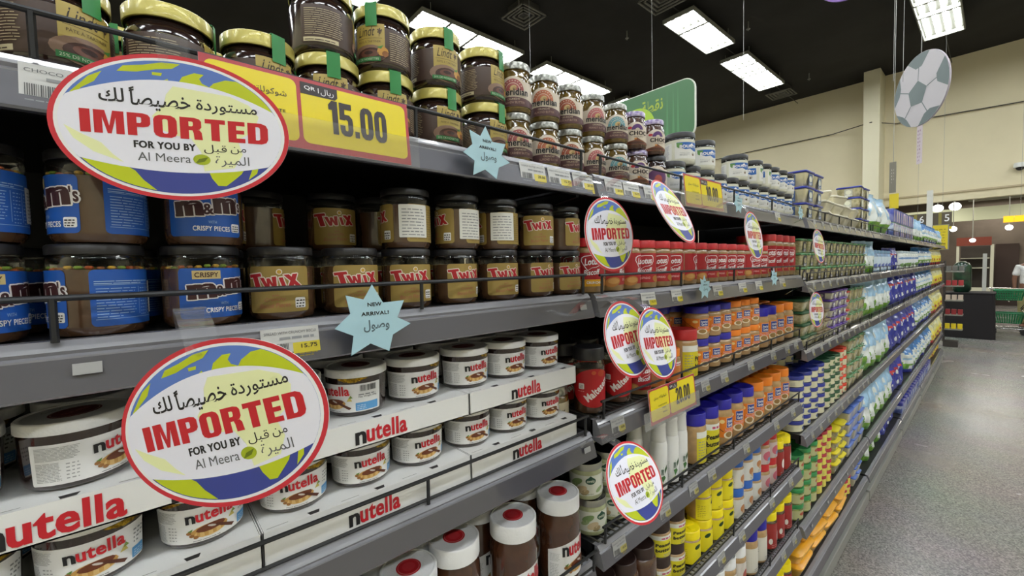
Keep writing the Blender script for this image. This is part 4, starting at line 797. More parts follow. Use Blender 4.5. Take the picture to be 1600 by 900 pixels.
for bi, (y0, y1, lv, lb) in enumerate(BAYS):
    bay = link('shelving_bay', None, None, (0, 0, 0)); tag(bay, lb, 'shelving', 'bays of the long shelving run')
    zs = dict(lv); zs[7] = BASEZ
    for k, z in sorted(zs.items()):
        mb = MB(); mb.box(-.93, -.525, y0, y1, z - .022, z, BRD); mb.box(-.545, -.525, y0, y1, z - .038, z - .02, BRD); sh = link('shelf', mb.mesh('shelf', False), bay)
        mb = MB(); pr_ = rail_prof(z); n = len(pr_); vs = [(x, y0, zz) for x, zz in pr_] + [(x, y1, zz) for x, zz in pr_]
        mb.add(vs, [(i, i + n, (i + 1) % n + n, (i + 1) % n) for i in range(n) if 4 <= i <= 5], RAIL); mb.add(vs, [(i, i + n, (i + 1) % n + n, (i + 1) % n) for i in range(n) if not 4 <= i <= 5] + [tuple(range(n)), tuple(reversed(range(n, 2 * n)))], LIP)
        me = mb.mesh('price_rail', False); bmx = bmesh.new(); bmx.from_mesh(me); bmesh.ops.remove_doubles(bmx, verts=bmx.verts, dist=1e-6); bmesh.ops.recalc_face_normals(bmx, faces=bmx.faces); bmx.to_mesh(me); bmx.free(); link('price_rail', me, sh)
        if k < 7:
            mb = MB(); hh = .037 if bi < 2 or k == 1 else .035
            if bi < 2 or k in (1, 2, 3):
                fx = -.4965 if bi == 0 and k == 4 else -.512; mb.tube([(fx, y0 + .012, z + hh), (fx, y1 - .012, z + hh)], .0027 if bi < 2 else .0024, WR)
                if k > 2: mb.tube([(fx - .003, y0 + .012, z + .006), (fx - .003, y1 - .012, z + .006)], .0022, WR, 6)
                np_ = 4 if bi < 2 else 5
                for i in range(np_ + 1): y = y0 + .02 + (y1 - y0 - .04) * i / np_; mb.tube([(fx - .001, y, z), (fx, y, z + hh)], .0028, WR, 6)
                link('wire_fence', mb.mesh('wire_fence'), sh)
        if bi == 1 and k >= 3 or bi == 0 and k == 4:
            mb = MB(); nn = int((y1 - y0) / .018)
            for i in range(nn): y = y0 + .01 + i * .018; mb.box(-.92, -.522, y, y + .004, z, z + .003, mat('wire_deck', '55524c', .4, metal=.4))
            o = link('wire_deck', mb.mesh('wire_deck', False), sh); o['kind'] = 'stuff'
    mb = MB(); mb.box(-.95, -.93, y0, y1, .02, 1.735, BACK); link('back_panel', mb.mesh('back_panel', False), bay)
    mb = MB(); mb.box(-.93, -.535, y0, y1, 0, BASEZ - .05, BACK); link('base_plinth', mb.mesh('base', False), bay)
    mb = MB(); mb.rbox(.03, y1 - y0, .012, .075, mat('grey_bumper', '8e8e88', .4), c=.008, cx=-.517, cy=(y0 + y1) / 2); link('bumper_rail', mb.mesh('bumper'), bay)
    mb = MB(); yc = y1 + .012; mb.box(-.93, -.895, yc - .005, yc + .005, 0, 1.75, BACK); link('upright', mb.mesh('upright', False), bay)
    for k, z in lv.items():
        mb = MB(); mb.prism([(-.90, z - .022), (-.55, z - .03), (-.55, z - .04), (-.90, z - .09)], 'y', yc - .004, yc + .004, BACK); link('bracket', mb.mesh('bracket', False), bay)

# ================================================================ GOODS
def scalez(pr, kz, kx=1.):
    for n, me, subs in pr['parts']:
        for m2 in [me] + [s[1] for s in subs]:
            for v in m2.vertices: v.co.z *= kz; v.co.x *= kx; v.co.y *= kx
            m2.update()
    return pr
def row(pr, name, desc, cat, group, ys, z, x, shelf, lay=0, rw=0, rots=0., jit=10, dx=.002):
    for i, y in enumerate(ys):
        rz = R((rots[i] if isinstance(rots, (list, tuple)) else rots) + rnd.uniform(-jit, jit)); place(pr, name, desc, cat, group, (x - rnd.uniform(0, dx), y, z), rz, shelf, lay, 1, rw)
def span(a, b, step): n = max(1, round((b - a) / step)); return [a + (b - a) * (i + .5) / n for i in range(n)]
E3 = .0004
# --- bay one, top shelf: gold-lidded spread jars
LI = p_lindt(); zl = 1.7285; g = 'gold-lidded dark spread jars'
d = 'dark gold-lidded jar with green seal'
row(LI, 'spread_jar', d, 'jar', g, [-.135, -.048, .033, .113, .190, .267, .350, .439], zl, -.564, 1, 0, 0, [0, 38, 75, 20, -8, -5, 2, 12], 3)
row(LI, 'spread_jar', d, 'jar', g, [.186, .266, .350, .437], zl + .085 + E3, -.566, 1, 1, 0, [85, -48, -5, 18], 3)
row(LI, 'spread_jar', d, 'jar', g, [-.09, -.01, .07, .15, .23, .31, .40], zl, -.644, 1, 0, 1, 0, 25)
# --- arch-label nut butter jars
g = 'silver-lidded nut butter jars'
M = [scalez(p_merid(c, b_), .95) for c, b_ in (('a85a5c', 'CASHEW BUTTER'), ('b86a4c', 'ALMOND BUTTER'), ('a0523c', 'HAZELNUT BUTTER'), ('b86468', 'PEANUT BUTTER'), ('6aa0ac', 'ALMOND BUTTER'))]
MCH = scalez(p_merid('5d3a78', choc=True, m=CHOC, lid=mat('purple_tin_lid', '75688e', .3, metal=.5, c2='a8a0b0', vscale=120)), .95); MFG = scalez(p_merid('5d3a78', fig=True, m=CHOCD, lid=LBLK), .95)
DSC = ['nut jar with dusky pink arch', 'nut jar with orange arch', 'nut jar with red-brown arch', 'nut jar with rose arch', 'nut jar with pale blue arch']
jh = .0832
for lay, ys in ((0, [.500, .572, .640, .710, .795]), (1, [.501, .573, .640, .712, .792])):
    for i, y in enumerate(ys): place(M[i], 'nut_butter_jar', DSC[i], 'jar', g, (-.556, y, zl + lay * (jh + E3)), R([[-24, -28, -34, -22, -34], [-44, -44, -50, -24, -38]][lay][i]), 1, lay)
row(MCH, 'chocolate_spread_jar', 'cream-labelled chocolate spread jar with purple lid', 'jar', g, [.876], zl, -.556, 1, 0, 0, -38, 0)
row(MCH, 'chocolate_spread_jar', 'cream-labelled chocolate spread jar with purple lid', 'jar', g, [.866, .950], zl + jh + E3, -.556, 1, 1, 0, -40, 6)
row(MFG, 'fruit_spread_jar', 'dark spread jar with purple oval label and black lid', 'jar', g, [.958], zl, -.556, 1, 0, 0, -45, 0)
row(M[0], 'nut_butter_jar', 'silver-lidded nut butter jar in the back row', 'jar', g, span(.49, .93, .066), zl, -.622, 1, 0, 1, 0, 60)
# --- coconut spread jars
BO = scalez(p_bounty(), .965); g = 'black-lidded white coconut spread jars'; d = 'white spread jar with blue label'; bh = .083
row(BO, 'coconut_spread_jar', d, 'jar', g, [1.050, 1.136, 1.222, 1.308, 1.394, 1.482, 1.568, 1.654, 1.740, 1.826, 1.912], zl, -.566, 1, 0, 0, -38, 10)
row(BO, 'coconut_spread_jar', d, 'jar', g, [1.105, 1.225, 1.47, 1.60, 1.685, 1.77, 1.856, 1.942], zl + bh + E3, -.566, 1, 1, 0, [-28, -32, -45, -90, -95, -38, -36, -38], 5)
row(BO, 'coconut_spread_jar', d, 'jar', g, [1.12, 1.25, 1.44, 1.54, 1.66, 1.80, 1.92], zl, -.65, 1, 0, 1, -60, 40)
# --- second shelf: blue-label jars and gold-label jars
z2 = 1.4975; MM = p_mms(); TW = p_twix(); TWS = p_twix(True); th = .0832
d = 'brown spread jar with bright blue label'; g = 'blue-labelled spread jars'
row(MM, 'spread_jar', d, 'jar', g, [-.112, -.032, .048], z2, -.561, 2, 0, 0, [45, -90, 18], 0)
row(MM, 'spread_jar', d, 'jar', g, [-.108, -.028, .053], z2 + th, -.561, 2, 1, 0, [-90, -75, -2], 0)
row(MM, 'spread_jar', d, 'jar', g, [-.10, -.02], z2, -.634, 2, 0, 1, [30, -40])
d = 'brown spread jar with gold label'; g = 'gold-labelled spread jars'
row(TW, 'spread_jar', d, 'jar', g, [.125, .207, .288, .372, .458, .546, .622], z2, -.5615, 2, 0, 0, [-20, 1, -10, 4, -12, 2, 0], 0)
row(TWS, 'spread_jar', 'gold-label spread jar with white paper sticker', 'jar', g, [.290, .378], z2 + th, -.561, 2, 1, 0, [-112, -98], 0)
row(TWS, 'spread_jar', 'gold-label spread jar with white paper sticker', 'jar', g, [.460], z2 + th, -.561, 2, 1, 0, [-128], 0)
row(TW, 'spread_jar', d, 'jar', g, [.549, .622], z2 + th, -.561, 2, 1, 0, [-24, 20], 0)
row(TW, 'spread_jar', d, 'jar', g, [.065, .140, .215, .290, .365, .440, .515, .590], z2, -.640, 2, 0, 1, 0, 25)
row(TW, 'spread_jar', d, 'jar', g, [.070, .217, .290], z2 + th, -.655, 2, 1, 1, [30, -4, 30], 0)
row(TW, 'spread_jar', d, 'jar', g, [.125], z2 + th, -.69, 2, 1, 2, [80], 0)
# --- biscuit spread jars
LO = p_lotus(); LOC = p_lotus(crunchy=True); LOB = p_lotus(.155); g = 'red-lidded biscuit spread jars'
d = 'red-lidded biscuit spread jar'
row(LOC, 'biscuit_spread_jar', 'biscuit spread jar with yellow crunchy band', 'jar', g, [.700], 1.4955, -.557, 2, 0, 0, [-40], 0)
ys = [.768, .836, .904, .972, 1.040, 1.108, 1.176, 1.244, 1.312, 1.380, 1.448, 1.516, 1.584, 1.652]
row(LO, 'biscuit_spread_jar', d, 'jar', g, ys, 1.4955, -.557, 2, 0, 0, [20, 25, -46, -52, -50, 20, 25, -44, -46, -46, -46, 15, -44, -46], 4)
row(LO, 'biscuit_spread_jar', d, 'jar', g, span(.70, 1.68, .068), 1.4955, -.625, 2, 0, 1, -40, 30)
row(LOB, 'biscuit_spread_jar', 'taller red biscuit spread jar', 'jar', g, [1.735, 1.81, 1.885, 1.955], 1.4955, -.557, 2, 0, 0, -48, 5)
row(LOB, 'biscuit_spread_jar', 'taller red biscuit spread jar', 'jar', g, [1.735, 1.81, 1.885, 1.955], 1.4955, -.630, 2, 0, 1, -40, 25)
# --- third shelf: tubs in two tiers of white trays
TB = [scalez(p_tub(v), .873) for v in (0, 1, 2)]; g = 'white-lidded hazelnut spread tubs'; CARD = mat('white_card', 'e6e6e4', .55, bump=.1, bscale=60)
def tray(y0, y1, z0, h, kind, lb):
    t = link('display_tray', None, None, (-.523, (y0 + y1) / 2, z0)); L = y1 - y0; mb = MB()
    mb.box(-.26, 0, -L / 2, L / 2, 0, .0015, CARD); mb.box(-.001, .0, -L / 2, L / 2, 0, h, CARD); mb.box(-.26, -.259, -L / 2, L / 2, 0, h, CARD); mb.box(-.26, 0, -L / 2, -L / 2 + .001, 0, h, CARD); mb.box(-.26, 0, L / 2 - .001, L / 2, 0, h, CARD)
    link('tray_body', mb.mesh('tray', False), t); mb = MB(); mb.box(-.2585, -.0015, -L / 2 + .0015, L / 2 - .0015, h - .002, h - .0005, CARD)
    P = Print()
    for i in range(2 if L < .22 else 3): yy = (-L / 2 + .055 + .082 * i) * 1000; P.poly([(yy - 7, -10), (yy + 7, -10), (yy + 5, -3), (yy - 5, -3)], BLACK, 0); P.rect(yy - 50, -7, yy - 28, -6.2, ink('6a6460'), 0)
    P.onto(mb, lambda u, v, o: (v, u, h - .0004 + o)); link('tray_top', mb.mesh('top', False), t)
    mb = MB(); P = Print(); H = h * 1000
    if kind == 'word': nut_word(P, -34, 36, H * .14, H * .86, 1)
    if kind == 'low': nut_word(P, -46, 22, H * .16, H * .74, 1)
    if kind == 'end': nut_word(P, -39, 28, H * .14, H * .14 + 23, 1)
    if kind == 'left': nut_word(P, -56, 34, H * .1, H * .9, 1); P.rect(66, H * .04, 128, H * .96, BLACK, 1); P.rect(72, H * .22, 126, H * .78, WHITE, 2); P.text('H', 74, 78, H * .32, H * .68, BLACK, 3); P.bars(90, 124, H * .26, H * .76, BLACK, 3, n=14)
    if kind == 'right': P.poly([(-12, H * .05), (-9, H * .05), (-9.5, H * .95), (-11.5, H * .95)], ink('a8a6a0'), 1)
    P.onto(mb, flatx(.0002)); link('tray_print', mb.mesh('print', False), t); tag(t, lb, 'tray', 'white display trays'); return t
z3 = 1.2255
tray(-.195, .0835, z3, .040, 'plain', 'lower white card tray, leftmost, partly hidden by the big oval sign'); tray(.085, .3635, z3, .040, 'low', 'lower white card tray with red lettering, middle of three'); tray(.365, .612, z3, .040, 'end', 'lower white card tray, rightmost, beside the red round-label jars')
zt = z3 + .040; zu = zt + .0626
tray(-.195, .0835, zu, .033, 'left', 'upper white card tray with barcode, leftmost'); tray(.085, .3635, zu, .033, 'word', 'upper white card tray with red lettering, middle of three'); tray(.365, .612, zu, .033, 'end', 'upper white card tray, rightmost, beside the red round-label jars')
d = 'white-lidded hazelnut spread tub'
for lay, zz in ((0, zt + E3), (1, zu + .033 + E3)):
    Y_ = [[-.134, -.050, .038, .131, .217, .303, .396, .481, .567], [-.140, -.055, .033, .127, .215, .301, .395, .480, .566]][lay]
    vs_ = [[0, 0, 2, 0, 0, 0, 2, 0, 0], [0, 1, 0, 0, 1, 0, 0, 0, 0]][lay]
    rt = [[14, 4, 2, -6, -4, -2, -8, -6, -8], [10, 48, 10, -10, -68, -2, -4, -6, -6]][lay]
    for i, y in enumerate(Y_): place(TB[vs_[i]], 'spread_tub', d, 'jar', g, (-.579, y, zz), R(rt[i]), 3, lay, 2, 0)
    for i, y in enumerate(Y_): place(TB[0], 'spread_tub', d, 'jar', g, (-.663, y, zz), R(rnd.uniform(-50, 50)), 3, lay, 2, 1)
# --- fourth shelf, first bay: large jars
BG = scalez(p_big(), .935, .925); g = 'large white-lidded hazelnut spread jars'; d = 'large hazelnut jar with round red sticker'
for y, x, a in ((.180, -.550, 8), (.267, -.547, 5), (.354, -.562, 10), (.461, -.541, -2), (.575, -.541, 4)): place(BG, 'spread_jar', d, 'jar', g, (x, y, .9685), R(a), 4, 0, 1, 0)
row(BG, 'spread_jar', d, 'jar', g, [.150, .236, .322, .447, .560], .9685, -.6255, 4, 0, 1, 0, 30)
row(BG, 'spread_jar', d, 'jar', g, [.20, .29, .40, .50], .9685, -.713, 4, 0, 2, 0, 30)
# --- third shelf, second bay
z3b = 1.2467; MA = p_malt(); g = 'goods on the third shelf of the second bay'
row(MA, 'malt_spread_jar', 'brown spread jar with round red label and black lid', 'jar', 'round red label jars', [.700, .800], z3b, -.562, 3, 0, 0, [-30, -38], 0)
row(MA, 'malt_spread_jar', 'brown spread jar with round red label and black lid', 'jar', 'round red label jars', [.70, .78], z3b, -.637, 3, 0, 1, -30, 30)
EA = scalez(p_simple(.034, .085, AMBER, LSIL, 'c8bea4', text=['HAPPY', 'EARTH'], tcol='3a3428'), 1.); row(EA, 'nut_butter_jar', 'small beige-labelled jar beside the white trays', 'jar', g, [.626], z3, -.60, 3, 0, 0, -36, 0)
LT = p_lotus(.1); row(LT, 'biscuit_spread_jar', 'small red biscuit spread jar beside the round red labels', 'jar', g, [.882], z3b, -.56, 3, 0, 0, -25, 0)
ORW = p_simple(.033, .085, BISC, LORG, 'd08040', lidh=.02, band='e0dcd4'); row(ORW, 'spread_jar', 'orange and white labelled jar behind the yellow price sign', 'jar', g, [.955, 1.03], z3b, -.565, 3, 0, 0, 0, 20)
YR = p_simple(.037, .128, PEAN, LRED, 'd8c81c', lidh=.028, band='e4e4dc', y0=.04, y1=.86, text=['Peanut', 'butter']); row(YR, 'peanut_butter_jar', 'yellow-label peanut butter jar with red lid', 'jar', g, [1.105], z3b, -.56, 3, 0, 0, 20, 0)
AB, AO = p_amer(.0915, .036, LBLU), p_amer(.0915, .036, LORG)
gg = 'orange-label peanut butter jars'; h2 = .0915 + E3
for lay in (0, 1):
    for rw in (0, 1):
        yb = [1.187, 1.264, 1.341] if rw == 0 else [1.03, 1.11, 1.187, 1.264, 1.341]
        yo = [1.418, 1.495, 1.572] + ([1.649] if rw and 0 else [])
        row(AB, 'peanut_butter_jar', 'orange-label jar with blue lid', 'jar', gg, yb, z3b + lay * h2, -.563 - .0765 * rw, 3, lay, rw, -20, 8)
        row(AO, 'peanut_butter_jar', 'orange-label jar with orange lid', 'jar', gg, yo, z3b + lay * h2, -.563 - .0765 * rw, 3, lay, rw, -20, 8)
BB, BOr = p_amer(.142, .040, LBLU), p_amer(.142, .040, LORG)
row(BB, 'peanut_butter_jar', 'tall orange-label jar with blue lid', 'jar', gg, [1.660, 1.744], z3b, -.567, 3, 0, 0, -22, 8)
row(BOr, 'peanut_butter_jar', 'tall orange-label jar with orange lid', 'jar', gg, [1.828, 1.938], z3b, -.567, 3, 0, 0, -22, 8)
row(BB, 'peanut_butter_jar', 'tall orange-label jar with blue lid', 'jar', gg, [1.700, 1.784], z3b, -.651, 3, 0, 1, -22, 8)
row(BOr, 'peanut_butter_jar', 'tall orange-label jar with orange lid', 'jar', gg, [1.868, 1.945], z3b, -.651, 3, 0, 1, -22, 8)
# --- fourth shelf, second bay
z4 = .9885; OV = scalez(p_ovvio(), .91); g = 'steel-lidded pale green spread jars'; d = 'pale green jar with steel lid'
row(OV, 'spread_jar', d, 'jar', g, [.700, .778, .856], z4, -.565, 4, 0, 0, [-18, -60, -40], 0)
row(OV, 'spread_jar', d, 'jar', g, [.692, .770], z4 + .0778 + E3, -.568, 4, 1, 0, [-44, -70], 0)
row(OV, 'spread_jar', d, 'jar', g, [.690, .775, .855], z4, -.645, 4, 0, 1, 0, 30)
row(OV, 'spread_jar', d, 'jar', g, [.775, .855], z4 + .0778 + E3, -.648, 4, 1, 1, 0, 30)
BT_ = p_bottle(); g = 'white squeeze bottles'
row(BT_, 'squeeze_bottle', 'white squeeze bottle with green print', 'bottle', g, [.955, 1.012, 1.062], z4, -.549, 4, 0, 0, [-32, -28, -25], 0)
row(BT_, 'squeeze_bottle', 'white squeeze bottle with green print', 'bottle', g, [.93, .98, 1.035], z4, -.602, 4, 0, 1, -20, 20)
YB = p_simple(.038, .142, PEAN, LBLU, 'd8cc28', lidh=.034, band='e4e4dc', y0=.04, y1=.86, text=['Peanut', 'butter']); g = 'yellow-label peanut butter jars'
row(YB, 'peanut_butter_jar', 'yellow-label peanut butter jar with dark blue lid', 'jar', g, [1.165, 1.250], z4, -.565, 4, 0, 0, [40, -28], 0)
row(YB, 'peanut_butter_jar', 'yellow-label peanut butter jar with dark blue lid', 'jar', g, [1.13, 1.21], z4, -.645, 4, 0, 1, 0, 20)
for rw in (0, 1, 2):
    row(BB, 'peanut_butter_jar', 'large orange-label jar with blue lid', 'jar', gg, [[1.345, 1.436, 1.527], [1.30, 1.39, 1.48, 1.57], [1.28, 1.37, 1.46, 1.55]][rw], z4, -.567 - .085 * rw, 4, 0, rw, -20, 8)
    row(BOr, 'peanut_butter_jar', 'large orange-label jar with orange lid', 'jar', gg, [[1.618, 1.709, 1.80, 1.891], [1.66, 1.75, 1.84, 1.93], [1.64, 1.73, 1.82, 1.91]][rw], z4, -.567 - .085 * rw, 4, 0, rw, -20, 8)
# --- fifth shelf, second bay
z5 = .7185; g = 'jars on the fifth shelf'
CH = p_simple(.038, .150, CHOC, LBRN, '5c3a2c', lidh=.028, lines='c8b8a4', y0=.05, y1=.6, lidr=.86, text=['choco'], tcol='e0d4c4'); row(CH, 'chocolate_spread_jar', 'tall glossy chocolate spread jar with brown lid', 'jar', g, [.735, .815, .895], z5, -.565, 5, 0, 0, 0, 20); row(CH, 'chocolate_spread_jar', 'tall glossy chocolate spread jar with brown lid', 'jar', g, [.74, .82, .90], z5, -.645, 5, 0, 1, 0, 20)
YBr = p_simple(.034, .090, PEAN, LBRN, 'd8cc28', lidh=.028, band='e4e4dc', y0=.04, y1=.92, text=['Peanut', 'butter'])
for lay in (0, 1):
    row(YBr, 'peanut_butter_jar', 'yellow-label jar with dark brown lid', 'jar', g, [.973, 1.049][:2], z5 + lay * (.090 + E3), -.566, 5, lay, 0, [-32, -24], 3)
YY = p_simple(.036, .090, PEAN, LYEL, 'e8d81c', lidh=.024, y0=.02, y1=.94, oval='20401c', shaker=True, lines='a8981c'); gy = 'yellow jars with yellow lids'
row(YY, 'yellow_jar', 'yellow jar with flip-top yellow lid', 'jar', gy, [1.128, 1.205, 1.282, 1.360], z5, -.563, 5, 0, 0, -25, 10)
row(YY, 'yellow_jar', 'yellow jar with flip-top yellow lid', 'jar', gy, [1.205, 1.282, 1.360], z5 + .0922, -.566, 5, 1, 0, [10, -25, -25], 6)
row(YY, 'yellow_jar', 'yellow jar with flip-top yellow lid', 'jar', gy, [1.16, 1.24, 1.32], z5, -.641, 5, 0, 1, -25, 10); row(YY, 'yellow_jar', 'yellow jar with flip-top yellow lid', 'jar', gy, [1.16, 1.24, 1.32], z5 + .0922, -.641, 5, 1, 1, -25, 10)
BW = p_simple(.036, .098, PEAN, LBLU2, 'd4d2cc', lidh=.028, y0=.03, y1=.9, spots=[(.15, .5, .25, .2, 'b87c4c'), (.25, .3, .18, .12, 'c8a888')]); gb_ = 'blue-lidded white-label jars'
for lay in (0, 1):
    for rw in (0, 1): row(BW, 'peanut_butter_jar', 'white-label jar with mid-blue lid', 'jar', gb_, [1.440, 1.517, 1.594], z5 + lay * .0984, -.563 - .077 * rw, 5, lay, rw, -20, 8)
RW = p_simple(.036, .098, PEAN, LRED, 'c8b4b0', lidh=.026, y0=.05, y1=.85, spots=[(.15, .5, .4, .3, 'c06070'), (.3, .3, .2, .12, '7090b8')])
for lay in (0, 1):
    for rw in (0, 1): row(RW, 'peanut_butter_jar', 'pink-label jar with red lid', 'jar', 'red-lidded pink-label jars', [1.680, 1.757], z5 + lay * .0984, -.563 - .077 * rw, 5, lay, rw, -20, 8)
RY = p_simple(.036, .135, CARAM, LYEL, '9c2c28', lidh=.028, y0=.04, y1=.9, shaker=True, spots=[(.3, .5, .2, .2, 'e4dcd4')]); gr_ = 'red jars with yellow lids'
for rw in (0, 1): row(RY, 'red_jar', 'slim red jar with flip-top yellow lid', 'jar', gr_, [1.838, 1.918], z5, -.563 - .077 * rw, 5, 0, rw, -20, 8)
# --- sixth shelf and base, second bay
z6 = .4635
RY2 = p_simple(.041, .140, CARAM, LYEL, '9c2c28', lidh=.030, y0=.05, y1=.92, shaker=True, spots=[(-.05, .3, .14, .12, 'd8d4cc'), (.62, .45, .12, .2, 'e8e0d4')], lines='c88888')
for rw in (0, 1): row(RY2, 'red_jar', 'stout red-label jar with flip-top yellow lid', 'jar', gr_, [1.760, 1.850, 1.940], z6, -.568 - .087 * rw, 6, 0, rw, -35, 10)
WW = p_simple(.038, .140, PEAN, mat('plain_white_lid', 'e4e4e4', .4), 'd8d0c8', lidh=.036, y0=.05, y1=.85, spots=[(.3, .5, .3, .2, 'b05a50')]); BLW = p_simple(.040, .155, PEAN, LBLU, 'd8d4c8', lidh=.036)
for rw in (0, 1, 2): row(WW, 'peanut_butter_jar', 'pale-label jar with plain white lid', 'jar', 'white-lidded jars', [1.30, 1.385, 1.47], z6, -.568 - .082 * rw, 6, 0, rw, -20, 8)
for rw in (0, 1): row(BLW, 'peanut_butter_jar', 'pale-label jar with dark blue lid', 'jar', 'blue-lidded jars on the sixth shelf', [1.565, 1.655], z6, -.568 - .086 * rw, 6, 0, rw, -20, 8)
for rw in (0, 1): row(RY2, 'red_jar', 'red jar with yellow lid by the plinth', 'jar', gr_, [1.76, 1.85, 1.94], BASEZ + .0035, -.568 - .087 * rw, 7, 0, rw, -35, 10)

# ---------------------------------------------------------------- bay three
CLB = mat('hazy_clear_tub', 'd0c8a0', .25, coat=.6, c2='a8a078', vscale=60); CRB = mat('cream_tub', 'e4dcb4', .3, coat=.4, var=.05); NUT = mat('nut_filled_tub', 'c9be92', .25, coat=.7, c2='98916a', vscale=45); WHB = mat('pale_tub', 'dcd8c0', .3, coat=.3)
LGC = mat('clear_green_lid', '5a9468', .25, coat=.6); LBT = mat('tub_blue_lid', '2c389c', .35, coat=.3); CLM = mat('cream_clamshell', 'dad4ba', .35, coat=.3)
def stack(pr, name, desc, cat, group, ys, z, h, nl, x, shelf, rw=0, rz=0., jx=.004, jr=3):
    for y in ys:
        for l in range(nl): place(pr, name, desc, cat, group, (x - rnd.uniform(0, jx), y + rnd.uniform(-.002, .002), z + l * (h + E3)), R(rz + rnd.uniform(-jr, jr)), shelf, l, nl, rw)
zb = 1.7285
T1 = p_boxtub(.12, .12, .066, CRB, LBT, labc='48608c', t=.012)
stack(T1, 'lidded_tub', 'cream tub with deep blue lid', 'tub', 'blue-lidded square tubs', [2.13, 2.27], zb, .066, 3, -.575, 1)
T2 = p_boxtub(.13, .17, .05, CLM, mat('cream_lid', 'dedac8', .35), t=.015)
stack(T2, 'clamshell_box', 'cream clamshell box', 'box', 'cream clamshell boxes', [2.45, 2.64, 2.83, 3.02], zb, .05, 2, -.58, 1, jr=8)
stack(T2, 'clamshell_box', 'loose cream clamshell box on top', 'box', 'cream clamshell boxes', [2.50, 2.72], zb + .1012, .05, 1, -.59, 1, jr=14)
T3 = p_boxtub(.12, .12, .062, CLB, LBT, labc='b8b8a8', t=.008)
stack(T3, 'lidded_tub', 'hazy tub with blue lid', 'tub', 'blue-lidded hazy tubs', [3.18, 3.32], zb, .062, 4, -.575, 1)
stack(T3, 'lidded_tub', 'hazy tub with blue lid', 'tub', 'blue-lidded hazy tubs', [3.17, 3.31], zb, .062, 3, -.70, 1, rw=1)
T4 = p_boxtub(.11, .10, .060, NUT, LGC, labc='4a4858', lc2='b8b088', t=.006, tab=LGC)
stack(T4, 'lidded_container', 'nut container with green lid', 'container', 'green-lidded nut containers', span(2.06, 3.40, .108), 1.4655, .060, 3, -.585, 2)
T5 = p_boxtub(.105, .10, .052, CLB, LDGR, t=.008); stack(T5, 'lidded_container', 'hazy container with dark green lid', 'container', 'dark green lidded containers', [2.11, 2.22], 1.1805, .052, 4, -.572, 3)
T6 = p_boxtub(.105, .10, .046, CLB, mat('brown_tray_lid', '7a6a50', .4), t=.008); stack(T6, 'lidded_container', 'brownish lidded container', 'container', 'brownish lidded containers', [2.34, 2.45], 1.1805, .046, 3, -.572, 3)
T7 = p_boxtub(.105, .10, .044, WHB, LPUR, labc='6a5890', t=.008); stack(T7, 'lidded_container', 'pale container with purple lid', 'container', 'purple-lidded containers', [2.58, 2.69, 2.80], 1.1805, .044, 5, -.572, 3)
T8 = p_boxtub(.09, .08, .05, WHB, mat('small_red_lid', 'c43a30', .4), t=.01); stack(T8, 'lidded_container', 'small pale container with red lid', 'container', 'small red-lidded containers', [2.91], 1.1805, .05, 4, -.572, 3)
T9 = p_boxtub(.12, .13, .070, NUT, LGC, t=.004, tab=LGC); stack(T9, 'lidded_container', 'tall hazy container with green lid', 'container', 'tall green-lidded containers', [3.04, 3.18, 3.32], 1.1805, .070, 3, -.592, 3)
stack(T9, 'lidded_container', 'hazy container with bright green lid', 'container', 'tall green-lidded containers', [3.04, 3.18, 3.32], .8205, .070, 4, -.592, 4)
def rt_(lid, lab='d8d4b4', r=.050, h=.048, body=None, spot=None): return p_simple(r, h, body or WHB, lid, lab, lidh=h * .32, ribs=0, lidr=1.04, y0=.1, y1=.95, spots=[(.3, .5, .25, .3, spot or '4a5a8c')])
R1 = rt_(mat('navy_lid', '25308a', .35)); R2 = rt_(LDGR, spot='5a7a4a', r=.044); R3 = rt_(mat('orange_red_lid', 'd8442c', .35), spot='c07050', r=.036, h=.05)
for rw in (0, 1): stack(R1, 'round_tub', 'round tub with navy lid', 'tub', 'navy-lidded round tubs', [[2.10, 2.21, 2.32, 2.43], [2.12, 2.24, 2.36]][rw], .8205, .048, 5 + rw, -.580 - rw * .11, 4, rw=rw, rz=-20, jr=15)
for rw in (0, 1): stack(R2, 'round_tub', 'round dark-green-lidded tub', 'tub', 'dark green lidded round tubs', [2.545, 2.64, 2.735], .8205, .048, 5, -.575 - rw * .1, 4, rw=rw, rz=-20, jr=15)
stack(R3, 'round_tub', 'small orange-red-lidded tub', 'tub', 'orange-red lidded tubs', [2.83, 2.91], .8205, .05, 5, -.570, 4, rz=-20, jr=15)
PK = mat('pickle_fill', '8c9a4c', .2, coat=.8, c2='5c7034', vscale=50); G1 = p_simple(.046, .072, PK, mat('pickle_green_lid', '2f8a4c', .35), 'b8b884', lidh=.018, ribs=0, lidr=1.03, y0=.15, y1=.85, spots=[(.25, .6, .3, .2, 'b04c34')])
for rw in (0, 1): stack(G1, 'pickle_jar', 'green pickle jar with green lid', 'jar', 'green-lidded pickle jars', [2.11, 2.215, 2.32], .4255, .072, 4, -.575 - rw * .1, 5, rw=rw, rz=-10, jr=20)
Y1_ = p_simple(.036, .056, mat('yellow_cup', 'e0d880', .35), mat('crimson_lid', 'b02c3c', .35), 'e4d860', lidh=.014, ribs=0, lidr=1.05, y0=.1, y1=.9, spots=[(.2, .5, .3, .3, 'c04050')])
for rw in (0, 1): stack(Y1_, 'dessert_cup', 'yellow cup with crimson lid', 'cup', 'crimson-lidded yellow cups', [2.425, 2.51, 2.595], .4255, .056, 5, -.570 - rw * .08, 5, rw=rw, jr=20)
Y2_ = p_boxtub(.10, .11, .06, NUT, mat('lemon_lid', 'e0d020', .35), t=.01, c=.02); stack(Y2_, 'lidded_tub', 'hazy tub with lemon-yellow lid', 'tub', 'lemon-lidded tubs', [2.72, 2.85], .4255, .06, 4, -.572, 5)
